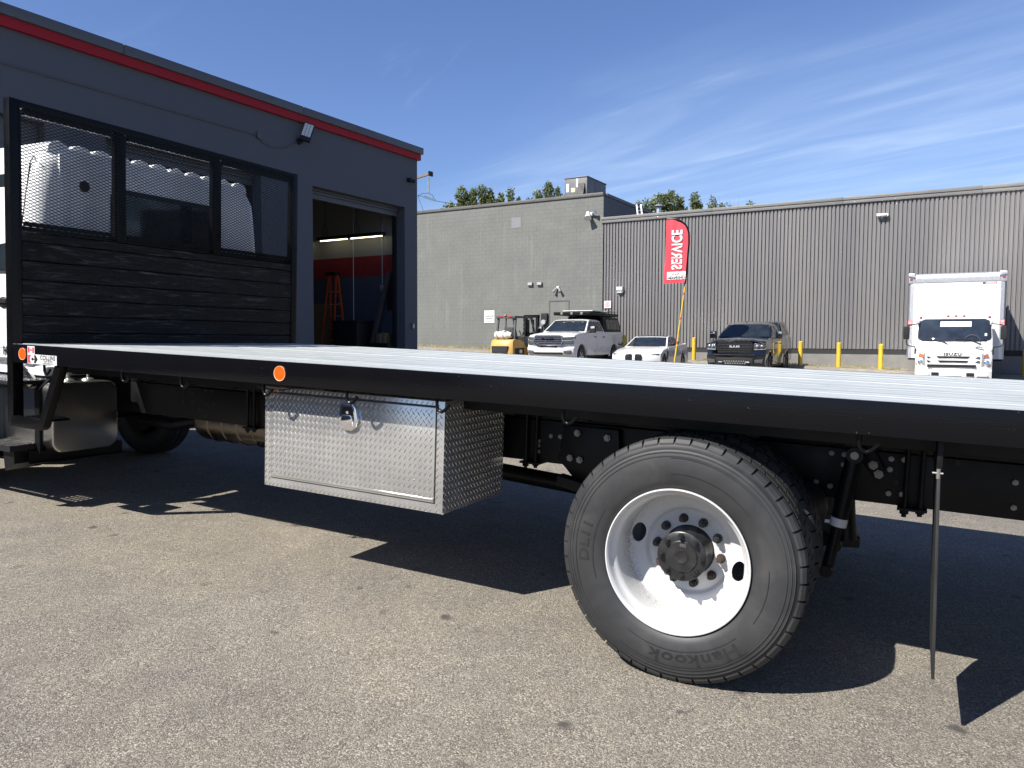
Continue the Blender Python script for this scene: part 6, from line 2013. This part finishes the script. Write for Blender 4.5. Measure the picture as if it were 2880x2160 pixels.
fp = lambda x, z, off: (x, front_y(z) + 0.22 * (abs(x) / bw) ** 4 - off, z)
MB().tube([fp(-0.74, 1.42, 0.004), fp(0.74, 1.42, 0.004)], 0.005, 4).tube([fp(-0.74, 1.42, 0.004), fp(-0.745, 0.95, 0.004)], 0.005, 4).tube([fp(0.74, 1.42, 0.004), fp(0.745, 0.95, 0.004)], 0.005, 4).build('panel_seam', M['grey_print'], t)
lettering('maker_lettering', 'ISUZU', M['black_print'], t, 0.115, lambda x, y, z: (x - 0.01, front_y(y + 1.115) - 0.006 - z, y + 1.115), depth=0.003, bold=0.004, spacing=1.12, sx=1.35)
MB().box(0.58, 0.76, front_y(1.33) - 0.012, front_y(1.33), 1.315, 1.345).build('name_plate', M['bolt'], t)
for (xa, xb, za, zb_, ins) in ((-0.44, 0.44, 1.00, 1.055, 0.06), (-0.40, 0.40, 0.875, 0.925, 0.05), (-0.68, 0.60, 0.72, 0.80, 0.0)):
    MB().prism([(xa + ins, za), (xb - ins, za), (xb, zb_), (xa, zb_)], 'y', 0.030, 0.09).build('front_slot', M['grille_dark'], t)
for s in (-1, 1):
    for za in (1.0, 0.88):
        MB().prism([(s * 0.58, za), (s * 0.68, za), (s * 0.70, za + 0.04), (s * 0.64, za + 0.04)], 'y', 0.06, 0.13).build('side_slot', M['grille_dark'], t)
    lam = MB()
    o_ = [(s * 0.74, 0.75), (s * 1.005, 0.75), (s * 1.005, 1.25), (s * 0.74, 1.13)]
    hl = lam.prism(o_, 'y', 0.0, 0.12, lambda x, y, z: (x, y + front_y(z) - 0.012 + 0.22 * (abs(x) / bw) ** 4, z)).build('headlight', M['headlamp'], t, bevel=0.01)
    MB().prism([(s * 0.78, 1.01), (s * 0.93, 1.03), (s * 0.90, 1.14), (s * 0.80, 1.10)], 'y', -0.01, 0.05, lambda x, y, z: (x, y + front_y(z) - 0.015 + 0.22 * (abs(x) / bw) ** 4, z)).build('turn_lens', M['amber_lamp'], hl)
    MB().sphere((s * 0.87, 0.16, 0.86), 0.075, 14, 10, (1, 0.5, 1)).build('lamp_bulb', M['chrome'], hl)
    # mirrors on two arms
    ma = MB().tube([(s * 0.93, 0.42, 2.06), (s * 1.02, 0.20, 2.03), (s * 1.24, 0.12, 2.0), (s * 1.27, 0.12, 1.95)], 0.014, 6).tube(
        [(s * 1.27, 0.12, 1.6), (s * 1.27, 0.12, 1.42), (s * 1.20, 0.13, 1.36), (s * 1.05, 0.3, 1.33), (s * 1.02, 0.32, 1.22)], 0.016, 6).build('mirror_arm', M['dark_plastic'], t)
    MB().box(s * 1.19, s * 1.36, 0.10, 0.17, 1.56, 1.96).build('mirror_head', M['dark_plastic'], ma, bevel=0.03, seg=3)
    MB().box(s * 1.0, s * 1.05, 0.25, 0.36, 1.10, 1.28).build('arm_base', M['dark_plastic'], ma, bevel=0.015)
    MB().plate([(s * 0.95, 0.34, 2.0), (s * 1.02, 0.32, 2.12), (s * 0.94, 0.46, 2.2)], 0.03).build('mirror_bracket', M['car_white'], t, smooth=False)
    MB().plate([(s * (bw * 0.972), 0.52, 1.45), (s * (bw * 0.972), 1.35, 1.45), (s * (bw * 0.95), 1.35, 2.08), (s * (bw * 0.95), 0.72, 2.08)], 0.012).build('side_window', M['glass'], t, smooth=False)
    road_wheel(t, s * 0.86, 0.98, 0.40, 0.22, M['satin_rim'], 5)
    road_wheel(t, s * 0.78, 4.6, 0.40, 0.42, M['satin_rim'], 5)
    MB().box(s * 0.62, s * 0.90, -0.012, 0.05, 0.46, 0.585).build('bumper_recess', M['car_white'], t, bevel=0.012)
    MB().box(s * 0.36, s * 0.56, -0.008, 0.05, 0.46, 0.56).build('bumper_hole', M['grille_dark'], t)
MB().box(-0.30, 0.24, -0.010, 0.02, 0.46, 0.53).build('number_plate', M['white_sign'], t)
for x in (-0.94, -0.18, 0.04, 0.26, 0.94):
    zt = 2.27 if abs(x) < 0.5 else 2.235
    MB().sphere((x * 0.97, 0.62, zt), 0.045, 12, 6, (0.9, 1.2, 0.9)).build('marker_lamp', M['red_lamp'], t)
B0, B1, BW, BZ0, BZ1 = 1.92, 6.3, 1.365, 0.95, 3.72
box_ = MB().box(-BW + 0.15, BW - 0.15, B0, B0 + 0.03, BZ0, 3.42).build('front_wall', mat('white box panel', (0.50, 0.51, 0.50), 0.4, var=0.03, scale=2), t)
for s in (-1, 1):
    MB().prism([(s * (BW - 0.15), B0 - 0.002), (s * (BW - 0.05), B0 + 0.02), (s * BW, B0 + 0.12), (s * BW, B1), (s * (BW - 0.04), B1), (s * (BW - 0.04), B0 + 0.14), (s * (BW - 0.15), B0 + 0.03)], 'z', BZ0, 3.43).build('side_wall', M['galv'], t)
    MB().box(s * (BW - 0.18), s * (BW + 0.003), B0 - 0.012, B0 + 0.2, 3.40, BZ1 + 0.015).prism([(s * (BW - 0.20), 3.58), (s * (BW + 0.01), 3.62), (s * (BW + 0.01), 3.70), (s * (BW - 0.18), 3.735)], 'y', B0 - 0.07, B0).build('corner_casting', M['galv'], t, bevel=0.02)
    MB().box(s * (BW - 0.115), s * (BW - 0.035), B0 - 0.03, B0 - 0.010, 3.50, 3.55).build('clearance_lamp', M['red_lamp'], t)
    rb = MB().box(s * (BW - 0.14), s * (BW - 0.02), B0 - 0.006, B0 + 0.02, 2.02, 2.20).build('warning_decal', M['red_print'], t)
    for k in range(4):
        MB().box(s * (BW - 0.13), s * (BW - 0.03), B0 - 0.008, B0 - 0.006, 2.035 + 0.042 * k, 2.055 + 0.042 * k).build('print_line', M['white_sign'], rb)
nose = []
for k in range(9):
    a = R(-10 + 110 * k / 8)
    nose.append((B0 + 0.10 - 0.13 * math.cos(a), 3.55 + 0.165 * math.sin(a)))
nose += [(B1, 3.715), (B1, 3.42), (B0 - 0.02, 3.42)]
MB().prism(nose, 'x', -BW + 0.185, BW - 0.185).build('roof_cap', M['galv'], t, ang=60)
MB().box(-BW + 0.05, BW - 0.05, B1 - 0.05, B1, BZ0, 3.6).build('rear_wall', M['galv'], t)
MB().box(-BW + 0.05, BW - 0.05, B0 + 0.05, B1, BZ0 - 0.06, BZ0).build('box_floor', M['chassis'], t)
for x in (-0.45, 0.45):
    MB().box(x - 0.05, x + 0.05, 0.4, B1, 0.62, 0.86).build('chassis_rail', M['chassis'], t)
rv = MB()
for x in (-0.80, -0.38, 0.06, 0.60):
    for k in range(22):
        rv.cyl((x, B0, 2.20 + 0.055 * k), (x, B0 - 0.006, 2.20 + 0.055 * k), 0.010, seg=6)
for s in (-1, 1):
    for k in range(30):
        rv.cyl((s * (BW - 0.165), B0, 1.9 + 0.05 * k), (s * (BW - 0.165), B0 - 0.006, 1.9 + 0.05 * k), 0.007, seg=6)
tag(rv.build('rivets', M['bolt'], t, smooth=False), kind='stuff')
dc = MB().box(0.72, 1.10, B0 - 0.003, B0, 3.33, 3.385).build('maker_decal', M['red_print'], t)
MB().box(0.72, 0.79, B0 - 0.004, B0 - 0.003, 3.33, 3.385).build('decal_emblem_field', M['black_print'], dc)
lettering('decal_lettering', 'MORGAN', M['white_sign'], dc, 0.055, lambda x, y, z: (x + 0.945, B0 - 0.005, y + 3.357), bold=0.002, sx=1.1)

# ---------------------------------------------------------------- feather flag
M['flag_red'] = mat('red flag cloth', (0.50, 0.03, 0.05), 0.55, var=0.05, scale=3)
FBASE = (6.37, -8.45)
t = wthing('feather_flag', 'red feather flag with mirrored SERVICE lettering on a leaning yellow and black pole', 'flag', FBASE[0], FBASE[1], wall_gz(*FBASE))
oz = wall_gz(*FBASE)


def fp_(x, z, dy=0.0):
    """flag cloth point, wall coordinates -> local"""
    w_ = 0.013 * math.sin(9 * (x - 6.0) + 1.6 * (z - 3.4)) + 0.007 * math.sin(17 * (x - 6.0) - 2.2 * z)
    return (x - FBASE[0], 0.12 + w_ + dy, z - oz)


red = [(6.06, 5.60), (6.34, 5.57), (6.54, 5.48), (6.69, 5.36), (6.77, 5.23), (6.82, 5.05), (6.83, 4.73), (6.80, 4.33), (6.77, 3.88), (6.74, 3.46)]


def right_x(z):
    for (x0, z0), (x1, z1) in zip(red, red[1:]):
        if z1 <= z <= z0:
            return x0 + (x1 - x0) * (z0 - z) / (z0 - z1) - 0.03
    return 6.03 if z > 5.5 else 6.70


vs_, nr_, ncx = [], 60, 16
for i in range(nr_ + 1):
    z = 3.42 + (5.575 - 3.42) * i / nr_
    xl = 5.96 + 0.07 * (z - 3.4) / 2.13
    xr = max(right_x(z), xl + 0.002)
    for j in range(ncx + 1):
        x = xl + (xr - xl) * j / ncx
        vs_.append(fp_(x, z - 0.03 * (1 - j / ncx) * (1 - i / nr_)))
banner = MB().add(vs_, [(i * (ncx + 1) + j, i * (ncx + 1) + j + 1, (i + 1) * (ncx + 1) + j + 1, (i + 1) * (ncx + 1) + j) for i in range(nr_) for j in range(ncx)]).build('banner', M['flag_red'], t, ang=80)
lettering('lettering', 'SERVICE', M['white_sign'], banner, 0.46, lambda x, y, z: fp_(6.40 + y * 1.08, 4.525 + x, -0.026), bold=0.014, spacing=1.06, sx=0.76)
pv = []
for i in range(4):
    for j in range(9):
        pv.append(fp_(6.08 + 0.655 * j / 8, 3.525 + 0.265 * i / 3, -0.018))
MB().add(pv, [(i * 9 + j, i * 9 + j + 1, (i + 1) * 9 + j + 1, (i + 1) * 9 + j) for i in range(3) for j in range(8)]).build('logo_panel', M['white_sign'], banner, smooth=False)
lettering('logo_lettering', 'HINO', M['black_print'], banner, 0.125, lambda x, y, z: fp_(6.40 - x, 3.585 + y, -0.026), bold=0.004, spacing=1.15, sx=1.35)
rg = MB()
rv_ = []
for k in range(25):
    a = 2 * PI * k / 24
    rv_ += [fp_(6.655 + 0.062 * math.cos(a), 3.60 + 0.062 * math.sin(a), -0.026), fp_(6.655 + 0.050 * math.cos(a), 3.60 + 0.050 * math.sin(a), -0.026)]
rg.add(rv_, [(2 * k, 2 * k + 1, 2 * k + 3, 2 * k + 2) for k in range(24)])
rg.add([fp_(6.60, 3.593, -0.026), fp_(6.71, 3.593, -0.026), fp_(6.71, 3.608, -0.026), fp_(6.60, 3.608, -0.026)], [(0, 1, 2, 3)])
rg.build('logo_emblem', M['red_print'], banner, smooth=False)
MB().tube([fp_(x, z, -0.026) for x, z in ((6.52, 3.70), (6.49, 3.76), (6.47, 3.69), (6.43, 3.72), (6.38, 3.70), (6.33, 3.725), (6.28, 3.705), (6.22, 3.735))], 0.008, 5).build('script_mark', M['red_print'], banner)
MB().tube([fp_(6.23, 3.585, -0.026), fp_(6.10, 3.585, -0.026)], 0.010, 5).build('small_print', M['grey_print'], banner)
MB().tube([(x - FBASE[0], 0.12, z - oz) for x, z in red] + [(6.73 - FBASE[0], 0.11, 3.36 - oz)], [0.030] * 9 + [0.024, 0.018], 8).build('pole_sleeve', M['black_metal'], t)
pA, pB = Vector((0, 0, 0)), Vector((6.73 - FBASE[0], 0.11, 3.37 - oz))
for k, (a, c, mm) in enumerate(((0.0, 0.36, 'yellow'), (0.36, 0.385, 'red_print'), (0.385, 0.62, 'yellow'), (0.62, 0.645, 'red_print'), (0.645, 0.88, 'yellow'), (0.88, 0.905, 'red_print'), (0.905, 0.97, 'yellow'))):
    MB().cyl(pA.lerp(pB, a), pA.lerp(pB, c), 0.026 + (0.003 if mm == 'red_print' else 0), seg=10).build('pole_section' if mm == 'yellow' else 'pole_band', M[mm], t)
MB().cyl((0, 0, -0.02), (0, 0, 0.05), 0.20, 0.16, seg=20).build('base_plate', M['chassis'], t)
